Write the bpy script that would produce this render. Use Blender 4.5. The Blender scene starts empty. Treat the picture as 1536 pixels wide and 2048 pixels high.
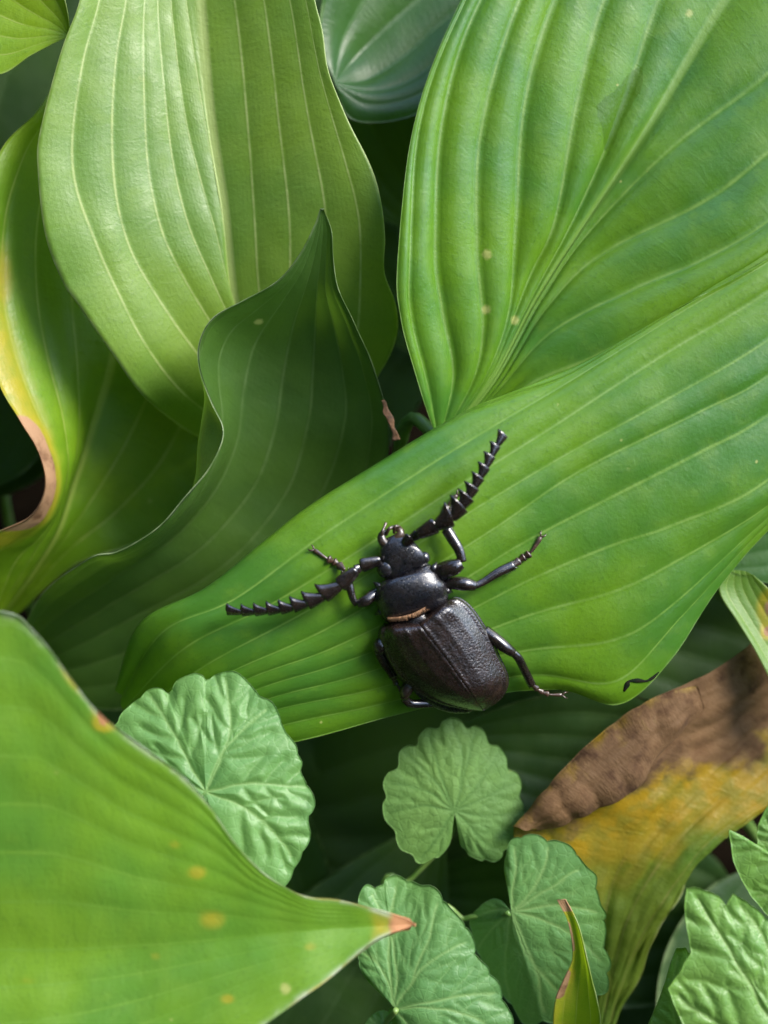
import bpy, bmesh, math, random
import numpy as np
from mathutils import Vector, Matrix, noise
from mathutils.bvhtree import BVHTree
random.seed(7); np.random.seed(7)
scene = bpy.context.scene
COL = scene.collection

# ------------------------------------------------------------------ camera
PX = 0.135 / 1536.0            # metres covered by one photo pixel at the beetle
D0 = 0.25                      # camera to beetle leaf
TILT = math.radians(32)
TARGET = Vector((0, 0, 0.17))
cam_d = bpy.data.cameras.new('camera'); cam = bpy.data.objects.new('camera', cam_d); COL.objects.link(cam)
cam.rotation_euler = (TILT, 0, 0)
RM = Matrix.Rotation(TILT, 3, 'X')
cam.location = TARGET + RM @ Vector((0, 0, D0))
cam_d.sensor_fit = 'VERTICAL'; cam_d.sensor_height = 24.0
cam_d.lens = 24.0 * D0 / (2048 * PX)
cam_d.clip_start = 0.005; cam_d.clip_end = 200
cam_d.dof.use_dof = True; cam_d.dof.focus_distance = D0; cam_d.dof.aperture_fstop = 4.8
scene.camera = cam

# ------------------------------------------------------------------ light
SUN_AZ, SUN_EL = 78.0, 51.0        # azimuth clockwise from +Y (picture up), elevation
w = bpy.data.worlds.new('World'); scene.world = w; w.use_nodes = True
nt = w.node_tree; nt.nodes.clear()
sky = nt.nodes.new('ShaderNodeTexSky'); sky.sky_type = 'NISHITA'; sky.sun_disc = False
sky.sun_elevation = math.radians(SUN_EL); sky.sun_rotation = math.radians(SUN_AZ)
bg = nt.nodes.new('ShaderNodeBackground'); bg.inputs['Strength'].default_value = 0.15
wo = nt.nodes.new('ShaderNodeOutputWorld')
nt.links.new(sky.outputs[0], bg.inputs[0]); nt.links.new(bg.outputs[0], wo.inputs[0])
sd = bpy.data.lights.new('sun', 'SUN'); sd.energy = 1.5; sd.angle = math.radians(22); sd.color = (1.0, 0.95, 0.84)
so = bpy.data.objects.new('sun', sd); COL.objects.link(so)
az, el = math.radians(SUN_AZ), math.radians(SUN_EL)
sdir = Vector((math.sin(az) * math.cos(el), math.cos(az) * math.cos(el), math.sin(el)))
so.rotation_euler = sdir.to_track_quat('Z', 'Y').to_euler(); so.location = (0.6, 0.4, 1.0)
scene.view_settings.view_transform = 'Standard'; scene.view_settings.look = 'None'
scene.view_settings.exposure = 2.15; scene.view_settings.gamma = 1.0
scene.render.engine = 'CYCLES'
scene.cycles.use_denoising = True
scene.cycles.max_bounces = 8; scene.cycles.transmission_bounces = 8; scene.cycles.diffuse_bounces = 6

# ------------------------------------------------------------------ helpers
CAML = np.array(cam.location); RMN = np.array(RM)
def P(x, y, h=0.0):
    """photo-traced point: x, y across the picture plane, h = height off the beetle leaf (all in PX units)"""
    d = D0 - h * PX
    return CAML + RMN @ np.array(((x - 768) * PX * d / D0, -(y - 1024) * PX * d / D0, -d))
def PA(a):
    a = np.asarray(a, float); d = D0 - a[..., 2] * PX
    c = np.stack(((a[..., 0] - 768) * PX * d / D0, -(a[..., 1] - 1024) * PX * d / D0, -d), -1)
    return CAML + c @ RMN.T
VIEW = RMN @ np.array((0, 0, 1.0))

def empty(name, loc, label, cat, group=None):
    o = bpy.data.objects.new(name, None); COL.objects.link(o); o.location = loc
    o.empty_display_size = 0.01
    o['label'] = label; o['category'] = cat
    if group: o['group'] = group
    return o
def root_loc(o):
    while o.parent: o = o.parent
    return np.array(o.location)
def mesh_obj(name, verts, faces, mat, parent=None, smooth=True, attrs=None, loc=None):
    off = root_loc(parent) if parent else (np.array(loc) if loc is not None else np.zeros(3))
    me = bpy.data.meshes.new(name)
    v = np.asarray(verts, float) - off
    me.from_pydata(v.tolist(), [], [tuple(int(i) for i in f) for f in faces])
    if smooth: me.polygons.foreach_set('use_smooth', [True] * len(me.polygons))
    if attrs:
        for k, a in attrs.items():
            at = me.attributes.new(k, 'FLOAT', 'POINT'); at.data.foreach_set('value', np.asarray(a, np.float32))
    me.validate(); me.update()
    o = bpy.data.objects.new(name, me); COL.objects.link(o)
    if parent: o.parent = parent
    elif loc is not None: o.location = loc
    if mat: me.materials.append(mat)
    return o

def catmull(pts, t):
    """pts (n,d), t in [0,n-1] array"""
    n = len(pts); t = np.clip(t, 0, n - 1 - 1e-9); i = np.floor(t).astype(int); f = (t - i)[:, None]
    ext = np.vstack((2 * pts[0] - pts[1], pts, 2 * pts[-1] - pts[-2]))
    p0, p1, p2, p3 = ext[i], ext[i + 1], ext[i + 2], ext[i + 3]
    return 0.5 * (2 * p1 + (p2 - p0) * f + (2 * p0 - 5 * p1 + 4 * p2 - p3) * f**2 + (3 * p1 - p0 - 3 * p2 + p3) * f**3)
def resample(pts, n):
    pts = np.asarray(pts, float)
    # centripetal-ish: oversample then equal arc length
    q = catmull(pts, np.linspace(0, len(pts) - 1, 60 * len(pts)))
    L = np.r_[0, np.cumsum(np.linalg.norm(np.diff(q[:, :2], axis=0), axis=1) + 1e-6)]
    u = np.linspace(0, L[-1], n)
    return np.stack([np.interp(u, L, q[:, k]) for k in range(q.shape[1])], 1)
def sm(a, b, x):
    t = np.clip((x - a) / (b - a), 0, 1); return t * t * (3 - 2 * t)
def vnoise(p, scale, seed=0.0):
    return np.array([noise.noise(Vector((float(q[0]) * scale + seed, float(q[1]) * scale - seed, float(q[2]) * scale + 2 * seed))) for q in p])

# ------------------------------------------------------------------ materials
def N(nt, t, **kw):
    n = nt.nodes.new(t)
    for k, v in kw.items():
        if k in n.inputs: n.inputs[k].default_value = v
        else: setattr(n, k, v)
    return n
def mixc(nt, a, b, f):
    m = nt.nodes.new('ShaderNodeMix'); m.data_type = 'RGBA'
    for s, v in ((6, a), (7, b)):
        if isinstance(v, tuple): m.inputs[s].default_value = v + (1,) if len(v) == 3 else v
        else: nt.links.new(v, m.inputs[s])
    if isinstance(f, float): m.inputs[0].default_value = f
    else: nt.links.new(f, m.inputs[0])
    return m.outputs[2]
def math_(nt, op, a, b=None, c=None, clamp=False):
    m = nt.nodes.new('ShaderNodeMath'); m.operation = op; m.use_clamp = clamp
    for i, v in enumerate((a, b, c)):
        if v is None: continue
        if isinstance(v, (int, float)): m.inputs[i].default_value = v
        else: nt.links.new(v, m.inputs[i])
    return m.outputs[0]
def maprange(nt, v, a, b, c=0.0, d=1.0, smooth=True):
    m = nt.nodes.new('ShaderNodeMapRange'); m.interpolation_type = 'SMOOTHSTEP' if smooth else 'LINEAR'
    nt.links.new(v, m.inputs[0])
    for i, x in enumerate((a, b, c, d)): m.inputs[i + 1].default_value = x
    return m.outputs[0]
def attr(nt, name):
    n = nt.nodes.new('ShaderNodeAttribute'); n.attribute_name = name; return n.outputs['Fac']
def tex_noise(nt, co, scale, detail=3.0, rough=0.55, dist=0.0):
    n = nt.nodes.new('ShaderNodeTexNoise'); n.inputs['Scale'].default_value = scale; n.inputs['Detail'].default_value = detail
    n.inputs['Roughness'].default_value = rough; n.inputs['Distortion'].default_value = dist
    nt.links.new(co, n.inputs['Vector']); return n.outputs['Fac']

def leaf_material(name, base, base2, vein, trans, rough=0.38, tmix=0.42, spots=0.5, mode='parallel',
                  dead=(0.42, 0.24, 0.13), dead2=(0.14, 0.06, 0.025), yellow=(0.42, 0.36, 0.03), rim=(0.45, 0.55, 0.28), bump=0.35, spec=0.5, seed=0.0, coat=0.0):
    m = bpy.data.materials.new(name); m.use_nodes = True; nt = m.node_tree; nt.nodes.clear()
    tc = nt.nodes.new('ShaderNodeTexCoord'); geo = nt.nodes.new('ShaderNodeNewGeometry')
    mp = nt.nodes.new('ShaderNodeMapping'); mp.inputs['Location'].default_value = (seed, seed * 1.7, seed * .6)
    nt.links.new(tc.outputs['Object'], mp.inputs[0]); co = mp.outputs[0]
    big = tex_noise(nt, co, 38, 3); mid = tex_noise(nt, co, 260, 4); fine = tex_noise(nt, co, 1500, 4, 0.6)
    c = mixc(nt, base, base2, maprange(nt, big, 0.35, 0.65))
    c = mixc(nt, c, base2, maprange(nt, mid, 0.5, 0.75, 0.0, 0.45))
    dark = tuple(x * 0.72 for x in base)
    c = mixc(nt, c, dark, maprange(nt, fine, 0.52, 0.75, 0.0, 0.5))
    if mode == 'parallel':
        v = attr(nt, 'vein'); f = math_(nt, 'FRACT', v); d = math_(nt, 'MINIMUM', f, math_(nt, 'SUBTRACT', 1.0, f))
        # fine secondary parallel nerves
        f2 = math_(nt, 'FRACT', math_(nt, 'MULTIPLY', v, 7.0)); d2 = math_(nt, 'ABSOLUTE', math_(nt, 'SUBTRACT', f2, 0.5))
        vm = maprange(nt, d, 0.0, 0.055, 1.0, 0.0)
        vm = math_(nt, 'MULTIPLY', vm, maprange(nt, mid, 0.3, 0.6, 0.45, 1.0))
        al = attr(nt, 'along')
        comb = nt.nodes.new('ShaderNodeCombineXYZ'); nt.links.new(math_(nt, 'MULTIPLY', v, 1.6), comb.inputs[0]); nt.links.new(math_(nt, 'MULTIPLY', al, 70.0), comb.inputs[1])
        cross = tex_noise(nt, comb.outputs[0], 1.0, 3, 0.6, 0.6)
        height = math_(nt, 'ADD', math_(nt, 'MULTIPLY', cross, 0.9), math_(nt, 'MULTIPLY', fine, 0.6))
        height = math_(nt, 'ADD', height, math_(nt, 'MULTIPLY', d2, 0.12))
        mr = maprange(nt, attr(nt, 'midd'), 4.0, 15.0, 0.8, 0.0)
        vm = math_(nt, 'MAXIMUM', vm, mr)
        c = mixc(nt, c, dark, maprange(nt, cross, 0.5, 0.8, 0.0, 0.25))
    else:
        v = attr(nt, 'vd')
        vm = maprange(nt, v, 0.0, 5.0, 0.8, 0.0)
        vor = nt.nodes.new('ShaderNodeTexVoronoi'); vor.feature = 'DISTANCE_TO_EDGE'; vor.inputs['Scale'].default_value = 620
        nt.links.new(co, vor.inputs['Vector'])
        net = maprange(nt, vor.outputs[0], 0.0, 0.14)
        height = math_(nt, 'ADD', math_(nt, 'MULTIPLY', net, 0.35), math_(nt, 'MULTIPLY', fine, 0.9))
        c = mixc(nt, vein, c, math_(nt, 'ADD', math_(nt, 'MULTIPLY', net, 0.12), 0.88))
    c = mixc(nt, c, vein, vm)
    # pale specks
    vo = nt.nodes.new('ShaderNodeTexVoronoi'); vo.inputs['Scale'].default_value = 170; vo.inputs['Randomness'].default_value = 1.0
    nt.links.new(co, vo.inputs['Vector'])
    sel = nt.nodes.new('ShaderNodeSeparateColor'); nt.links.new(vo.outputs['Color'], sel.inputs[0])
    keep = math_(nt, 'GREATER_THAN', sel.outputs[0], 1.0 - 0.28 * spots)
    rad = maprange(nt, math_(nt, 'POWER', sel.outputs[1], 3.0), 0.0, 1.0, 0.06, 0.20)
    dd = math_(nt, 'ADD', vo.outputs['Distance'], math_(nt, 'MULTIPLY', math_(nt, 'SUBTRACT', fine, 0.5), 0.12))
    sp = maprange(nt, math_(nt, 'DIVIDE', dd, rad), 0.35, 1.1, 1.0, 0.0)
    sp = math_(nt, 'MULTIPLY', math_(nt, 'MULTIPLY', sp, keep), 0.75)
    c = mixc(nt, c, (0.50, 0.52, 0.16), sp)
    # ageing painted on the leaf itself: yellow halo, then dry brown
    dv = attr(nt, 'dead'); dn = math_(nt, 'ADD', dv, math_(nt, 'MULTIPLY', math_(nt, 'SUBTRACT', mid, 0.5), 0.30))
    dn = math_(nt, 'MULTIPLY', dn, math_(nt, 'GREATER_THAN', dv, 0.01))
    ym = maprange(nt, dn, 0.12, 0.42); bm = maprange(nt, dn, 0.55, 0.70)
    brown = mixc(nt, dead, dead2, maprange(nt, mid, 0.45, 0.72))
    brown = mixc(nt, brown, tuple(min(1, 1.7 * q) for q in dead), maprange(nt, big, 0.45, 0.7, 0.0, 0.5))
    yel = mixc(nt, yellow, tuple(0.6 * a + 0.4 * b for a, b in zip(yellow, base)), maprange(nt, mid, 0.4, 0.65))
    c = mixc(nt, c, yel, ym); c = mixc(nt, c, brown, bm)
    sc = maprange(nt, math_(nt, 'ADD', attr(nt, 'scar'), math_(nt, 'MULTIPLY', math_(nt, 'SUBTRACT', mid, 0.5), 0.8)), 0.46, 0.58)
    c = mixc(nt, c, tuple(min(1, a * b) for a, b in zip(base, (1.15, 0.92, 0.15))), sc)
    c = mixc(nt, c, rim, math_(nt, 'MULTIPLY', math_(nt, 'MULTIPLY', attr(nt, 'rim'), maprange(nt, mid, 0.42, 0.6, 0.25, 1.0)), math_(nt, 'SUBTRACT', 1.0, bm)))
    bu = nt.nodes.new('ShaderNodeBump'); bu.inputs['Strength'].default_value = bump; bu.inputs['Distance'].default_value = 0.00025
    nt.links.new(height, bu.inputs['Height'])
    p = nt.nodes.new('ShaderNodeBsdfPrincipled'); nt.links.new(c, p.inputs['Base Color'])
    p.inputs['Specular IOR Level'].default_value = spec
    p.inputs['Coat Weight'].default_value = coat; p.inputs['Coat Roughness'].default_value = 0.32
    ro = math_(nt, 'ADD', maprange(nt, mid, 0.3, 0.7, rough - 0.07, rough + 0.09), math_(nt, 'MULTIPLY', bm, 0.35), clamp=True)
    nt.links.new(ro, p.inputs['Roughness']); nt.links.new(bu.outputs[0], p.inputs['Normal'])
    tr = nt.nodes.new('ShaderNodeBsdfTranslucent')
    tcol = mixc(nt, c, trans, 0.55); tcol = mixc(nt, tcol, c, bm); nt.links.new(tcol, tr.inputs['Color']); nt.links.new(bu.outputs[0], tr.inputs['Normal'])
    ms = nt.nodes.new('ShaderNodeMixShader'); ms.inputs[0].default_value = tmix
    nt.links.new(p.outputs[0], ms.inputs[1]); nt.links.new(tr.outputs[0], ms.inputs[2])
    o = nt.nodes.new('ShaderNodeOutputMaterial'); nt.links.new(ms.outputs[0], o.inputs[0])
    return m

def plain_material(name, c1, c2, scale, rough, bump=0.3, dist=0.0003, spec=0.5, coat=0.0, detail=5, sss=None):
    m = bpy.data.materials.new(name); m.use_nodes = True; nt = m.node_tree
    p = nt.nodes['Principled BSDF']; tc = nt.nodes.new('ShaderNodeTexCoord'); co = tc.outputs['Object']
    n = tex_noise(nt, co, scale, detail, 0.6)
    nt.links.new(mixc(nt, c1, c2, maprange(nt, n, 0.35, 0.68)), p.inputs['Base Color'])
    p.inputs['Roughness'].default_value = rough; p.inputs['Specular IOR Level'].default_value = spec
    p.inputs['Coat Weight'].default_value = coat; p.inputs['Coat Roughness'].default_value = 0.15
    bu = nt.nodes.new('ShaderNodeBump'); bu.inputs['Strength'].default_value = bump; bu.inputs['Distance'].default_value = dist
    nt.links.new(n, bu.inputs['Height']); nt.links.new(bu.outputs[0], p.inputs['Normal'])
    return m

GREEN = dict(base=(0.065, 0.20, 0.022), base2=(0.135, 0.285, 0.012), vein=(0.20, 0.36, 0.06), trans=(0.28, 0.50, 0.006))
M_R = leaf_material('beetle_leaf', **GREEN, rough=0.36, spots=1.1, seed=0.0, tmix=0.36, spec=0.7, coat=0.3)
M_T = leaf_material('pale_hosta_leaf', (0.13, 0.255, 0.035), (0.18, 0.305, 0.033), (0.40, 0.50, 0.16), (0.34, 0.52, 0.015), rough=0.46, spots=0.9, seed=1.3, bump=0.4, spec=0.6)
M_L = leaf_material('yellowing_hosta_leaf', (0.13, 0.27, 0.012), (0.20, 0.33, 0.012), (0.32, 0.42, 0.08), (0.40, 0.55, 0.006), rough=0.42, spots=0.5, seed=2.1)
M_C = leaf_material('shade_toned_hosta_leaf', (0.050, 0.115, 0.024), (0.065, 0.14, 0.022), (0.11, 0.19, 0.055), (0.14, 0.27, 0.008), rough=0.42, spots=0.3, seed=3.7, rim=(0.34, 0.42, 0.22))  # base colour darkened to carry the shade falling on this leaf
M_F = leaf_material('foreground_hosta_leaf', (0.11, 0.27, 0.03), (0.17, 0.33, 0.025), (0.17, 0.34, 0.04), (0.30, 0.52, 0.012), rough=0.40, spots=1.0, seed=5.2, dead=(0.50, 0.24, 0.11), rim=(0.62, 0.68, 0.5))
M_Y = leaf_material('withered_hosta_leaf', (0.08, 0.17, 0.02), (0.16, 0.22, 0.02), (0.26, 0.26, 0.06), (0.25, 0.33, 0.01), rough=0.5, spots=0.5, seed=6.4,
                    dead=(0.15, 0.082, 0.034), dead2=(0.06, 0.026, 0.010), yellow=(0.38, 0.24, 0.012), bump=0.8)
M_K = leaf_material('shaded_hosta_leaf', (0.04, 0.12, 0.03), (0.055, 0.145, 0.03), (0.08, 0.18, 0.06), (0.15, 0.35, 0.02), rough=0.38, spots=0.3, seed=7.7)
M_U = leaf_material('understory_leaf', (0.025, 0.065, 0.015), (0.035, 0.085, 0.012), (0.05, 0.10, 0.03), (0.05, 0.12, 0.006), rough=0.5, spots=0.2, seed=17.7, tmix=0.3)  # darker leaf copy: deep shade of the gaps put into its colour
M_S = leaf_material('ground_ivy_leaf', (0.12, 0.28, 0.085), (0.16, 0.33, 0.09), (0.25, 0.42, 0.14), (0.24, 0.48, 0.04), rough=0.45, spots=0.25, seed=8.8, mode='net', bump=0.3)
M_S2 = leaf_material('fuzzy_ivy_leaf', (0.12, 0.25, 0.065), (0.16, 0.30, 0.07), (0.09, 0.20, 0.045), (0.22, 0.42, 0.05), rough=0.65, spots=0.1, seed=18.8, mode='net', bump=0.45, spec=0.35)
M_M = leaf_material('toothed_leaf', (0.13, 0.30, 0.07), (0.18, 0.35, 0.07), (0.26, 0.42, 0.13), (0.28, 0.52, 0.04), rough=0.38, spots=1.6, seed=9.4, mode='net', bump=0.4)  # dense pale specks paint in the leaf's specular glints
M_STEM = plain_material('green_stalk', (0.10, 0.20, 0.04), (0.17, 0.26, 0.07), 300, 0.4)
M_SOIL = plain_material('soil', (0.007, 0.005, 0.003), (0.003, 0.002, 0.0015), 90, 0.95, 0.9, 0.004, 0.0, detail=8)
M_DRY = plain_material('dry_litter', (0.13, 0.065, 0.03), (0.05, 0.025, 0.012), 900, 0.8, 0.6)

# ------------------------------------------------------------------ leaf builders
def loft(curves, ns=120, sub=8, vpi=1, smooth=2):
    C = np.stack([resample(c, ns) for c in curves])            # (nc, ns, 3) in photo units
    nc = len(curves); T = np.linspace(0, nc - 1, (nc - 1) * sub * vpi + 1)
    G = np.stack([catmull(C[:, j, :], T) for j in range(ns)], 1)   # (nt, ns, 3)
    for _ in range(smooth):
        G[1:-1, 1:-1, 2] = 0.5 * G[1:-1, 1:-1, 2] + 0.125 * (G[2:, 1:-1, 2] + G[:-2, 1:-1, 2] + G[1:-1, 2:, 2] + G[1:-1, :-2, 2])
    return G, T * vpi
def normals(W, flip_to=None):
    ds = np.gradient(W, axis=1); dt = np.gradient(W, axis=0)
    n = np.cross(dt, ds); n /= np.linalg.norm(n, axis=-1, keepdims=True) + 1e-12
    if (n @ VIEW).mean() < 0: n = -n
    return n
def loft_leaf(name, parent, curves, mat, label=None, ns=120, sub=8, vpi=1, pleat=0.07, wav=2.5, seed=0.0, dead=None, scar=None,
              smooth=2, thick=2.5, post=None, wmax=60.0, wrinkle=0.0, asym=0.0, mid=None, rimw=0.0, rima=0.75, rim1=False):
    G, T = loft(curves, ns, sub, vpi, smooth)
    if post: G = post(G)
    W = PA(G); nrm = normals(W)
    nt_, ns_ = T.size, ns
    st = sub
    dw = np.linalg.norm(np.gradient(W, axis=0), axis=-1) * st          # local vein spacing, metres
    dw0 = dw
    dw = np.minimum(dw, wmax * PX)
    f = (T - np.floor(T))[:, None]
    f = np.where(np.isclose(f, 1), 0, f)
    fa = np.clip(f, 0, 1)
    if asym: fa = fa ** (1 + asym)
    prof = np.abs(np.sin(math.pi * fa)) ** 0.75 - 0.45
    pl = np.interp(T / vpi, np.arange(len(curves)), pleat)[:, None] if isinstance(pleat, (list, tuple)) else pleat
    disp = pl * dw * prof
    flat = W.reshape(-1, 3)
    disp += (wav * PX * vnoise(flat, 55, seed) + 0.4 * wav * PX * vnoise(flat, 160, seed + 5)).reshape(disp.shape)
    if wrinkle:
        a = np.abs(vnoise(flat, 70, seed + 9)); b = np.abs(vnoise(flat, 170, seed + 3))
        disp += (wrinkle * PX * (0.7 * a + 0.5 * b)).reshape(disp.shape)
    W = W + nrm * disp[..., None]
    V = W.reshape(-1, 3); idx = np.arange(nt_ * ns_).reshape(nt_, ns_)
    F = np.stack((idx[:-1, :-1], idx[1:, :-1], idx[1:, 1:], idx[:-1, 1:]), -1).reshape(-1, 4)
    n2 = normals(W)
    # orient faces to the leaf's upper side
    a, b, c = V[F[:, 0]], V[F[:, 1]], V[F[:, 2]]
    if ((np.cross(b - a, c - a)) * n2.reshape(-1, 3)[F[:, 0]]).sum() < 0: F = F[:, ::-1]
    vein = np.repeat(T, ns_); along = np.tile(np.linspace(0, 1, ns_), nt_); across = np.repeat(T / T[-1], ns_)
    rim = np.zeros(len(V)); g = G.reshape(-1, 3)
    dv = dead(g[:, 0], g[:, 1], across, along) if dead else np.zeros(len(V))
    sc = scar(g[:, 0], g[:, 1]) if scar else np.zeros(len(V))
    # lip: the leaf's real thickness along its outline
    loop = np.r_[idx[0, :], idx[1:, -1], idx[-1, -2::-1], idx[-2:0, 0]]
    nl = n2.reshape(-1, 3)[loop]
    V2 = V[loop] - nl * thick * PX
    k0 = len(V); L = len(loop); j = np.arange(L); jn = (j + 1) % L
    F2 = np.stack((loop[j], k0 + j, k0 + jn, loop[jn]), -1)
    V = np.vstack((V, V2)); F = np.vstack((F, F2))
    rim[loop] = 0.25
    if rimw:
        steps = np.linalg.norm(np.diff(W, axis=0), axis=-1) / PX
        d0 = np.vstack((np.zeros((1, ns_)), np.cumsum(steps, 0))); d1 = d0[-1:] - d0
        rim = np.maximum(rim, rima * np.exp(-((d0 if rim1 else np.minimum(d0, d1)) / rimw) ** 2).ravel())
    ext = lambda q: np.r_[q, q[loop]]
    mdist = np.full(len(vein), 999.0) if mid is None else (np.abs(T - mid * vpi)[:, None] * dw0 / PX).ravel()
    attrs = dict(midd=ext(mdist), vein=ext(vein), along=ext(along), dead=np.clip(ext(dv), 0, 1), scar=ext(sc), rim=np.r_[rim, np.ones(L)])
    o = mesh_obj(name, V, F, mat, parent, attrs=attrs)
    if label: o['label'] = label
    return o

def polar_leaf(name, parent, base, outline, hfun, mat, label=None, lobes=None, rings=34, nout=260, quilt=5.0, seed=0.0, thick=3.0, secondary=3, sharp=False, qw=11.0, cren=None):
    out = np.asarray(outline, float)
    closed = np.vstack((out, out[:1]))
    if sharp:
        seg = np.linspace(0, len(closed) - 1, nout + 1)[:-1]; i = seg.astype(int); fr = (seg - i)[:, None]
        O = closed[i] * (1 - fr) + closed[i + 1] * fr
    else:
        q = np.vstack((out[-1:], out, out[:2]))
        O = catmull(q, 1 + np.linspace(0, len(out), nout + 1)[:-1])
    b = np.array(base[:2], float)
    # fine crenulation of the margin
    ang = np.arange(nout) / nout
    nz = np.array([noise.noise(Vector((a * 40, seed, 0))) for a in ang])
    O = b + (O - b) * (1 + 0.012 * nz[:, None])
    if cren:      # rounded scallops along the margin
        seg_ = np.linalg.norm(np.roll(O, -1, 0) - O, axis=1); arc = np.r_[0, np.cumsum(seg_)[:-1]] / seg_.sum()
        ph = arc * cren[0] + 0.25 * np.sin(arc * 17 + seed)
        O = b + (O - b) * (1 + cren[1] * (np.abs(np.sin(math.pi * ph)) ** 0.6 - 0.6))[:, None]
    rr = np.linspace(0, 1, rings + 1)[1:] ** 0.85
    XY = np.vstack((b[None], (b + rr[:, None, None] * (O - b)[None]).reshape(-1, 2)))
    rad = np.r_[0, np.repeat(rr, nout)]
    # vein skeleton
    segs = []
    if lobes is None: lobes = [i * nout // 9 for i in range(9)]
    for li in lobes:
        tip = np.array(li, float) if not isinstance(li, int) else O[li % nout]
        v = tip - b; per = np.array((-v[1], v[0]))
        bend = 0.12 * math.sin(seed * 3 + v[0])
        pts = [b + v * t + per * bend * math.sin(math.pi * t) for t in np.linspace(0, 0.94, 9)]
        for a, c in zip(pts[:-1], pts[1:]): segs.append((a, c, 0))
        for k in range(secondary):
            t0 = 0.34 + 0.2 * k; p0 = b + v * t0 + per * bend * math.sin(math.pi * t0)
            for s in (-1, 1):
                jt = 0.5 + 0.5 * noise.noise(Vector((p0[0] / 31, p0[1] / 31, s * 2.0))); e = p0 + v * (0.16 + 0.14 * jt) + s * per * (0.30 - 0.06 * k) * (0.75 + 0.4 * jt); mid_ = (p0 + e) / 2 - v * 0.03
                segs.append((p0, mid_, 1)); segs.append((mid_, e, 1))
    vd = np.full(len(XY), 1e9)
    XYo = XY; wv_ = 5.0
    XY = XY + wv_ * np.array([(noise.noise(Vector((x / 45, y / 45, seed))), noise.noise(Vector((x / 45, y / 45, seed + 7)))) for x, y in XY])
    wob = 0.0
    for a, c, lv in segs:
        d = c - a; t = np.clip(((XY - a) @ d) / (d @ d + 1e-9), 0, 1)
        dist = np.linalg.norm(XY - a - t[:, None] * d, axis=1) + 2.2 * lv
        vd = np.minimum(vd, dist + wob)
    XY = XYo
    h = hfun(XY[:, 0], XY[:, 1], rad) + quilt * (1 - np.exp(-(vd / qw) ** 1.4))
    V = PA(np.c_[XY, h])
    V += (VIEW * (2.0 * PX)) * vnoise(V, 170, seed)[:, None]
    F = [(0, 1 + j, 1 + (j + 1) % nout) for j in range(nout)]
    for r in range(rings - 1):
        a = 1 + r * nout; c = a + nout
        F += [(a + j, c + j, c + (j + 1) % nout, a + (j + 1) % nout) for j in range(nout)]
    # picture y runs downward: keep faces towards the viewer side
    a, b2, c = V[F[5][0]], V[F[5][1]], V[F[5][2]]
    if np.cross(b2 - a, c - a) @ VIEW < 0: F = [f[::-1] for f in F]
    k = 1 + (rings - 1) * nout; kk = len(V)
    lip = V[k:k + nout] - VIEW * thick * PX
    F += [(k + j, kk + j, kk + (j + 1) % nout, k + (j + 1) % nout) for j in range(nout)]
    V = np.vstack((V, lip)); vd = np.r_[vd, vd[k:k + nout]]
    rim = np.zeros(len(V)); rim[kk:] = 0.8
    z = np.zeros(len(V))
    o = mesh_obj(name, V, F, mat, parent, attrs=dict(vd=vd, rim=rim, dead=z, scar=z))
    if label: o['label'] = label
    return o

def tube(pts, radii, sides=10, cap=True, flat=1.0, world=False, samples=None, up=None):
    """tapered tube along points; returns verts, faces in world metres. radii in photo units"""
    pts = np.asarray(pts, float); radii = np.asarray(radii, float)
    if samples:
        u = np.linspace(0, len(pts) - 1, samples); q = catmull(np.c_[pts, radii], u); pts, radii = q[:, :3], np.maximum(q[:, 3], 0.05)
    Wp = pts if world else PA(pts)
    tan = np.gradient(Wp, axis=0); tan /= np.linalg.norm(tan, axis=1, keepdims=True) + 1e-12
    V = []; ref = VIEW if up is None else up
    for p, t, r in zip(Wp, tan, radii):
        s = np.cross(t, ref)
        if np.linalg.norm(s) < 1e-3: s = np.cross(t, (1.0, 0.1, 0))
        s /= np.linalg.norm(s); u = np.cross(s, t)
        for k in range(sides):
            a = 2 * math.pi * k / sides
            V.append(p + r * PX * (math.cos(a) * s + flat * math.sin(a) * u))
    n = len(Wp); F = []
    for i in range(n - 1):
        for k in range(sides):
            F.append((i * sides + k, i * sides + (k + 1) % sides, (i + 1) * sides + (k + 1) % sides, (i + 1) * sides + k))
    if cap:
        V += [Wp[0], Wp[-1]]; a, b = len(V) - 2, len(V) - 1
        F += [(a, (k + 1) % sides, k) for k in range(sides)] + [(b, (n - 1) * sides + k, (n - 1) * sides + (k + 1) % sides) for k in range(sides)]
    return np.array(V), F
def join(parts):
    V = []; F = []; k = 0
    for v, f in parts:
        V.append(np.asarray(v)); F += [tuple(i + k for i in q) for q in f]; k += len(v)
    return np.vstack(V), F
def petiole(parent, start, ground, r0=14, r1=22, lead=None):
    """stalk from a leaf base (photo-traced point) down to its crown on the soil"""
    s = P(*start); g = np.array((ground[0], ground[1], -0.004))
    l = P(*lead) if lead is not None else s * 0.8 + g * 0.2 + np.array((0, 0, 0.012))
    m = l * 0.45 + g * 0.55 + np.array((0.004, 0.0, 0.012))
    v, f = tube([s, l, m, g], [r0, r0 * 1.05, (r0 + r1) / 2, r1], 12, world=True, samples=28, flat=0.8)
    return mesh_obj('petiole', v, f, M_STEM, parent)

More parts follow.
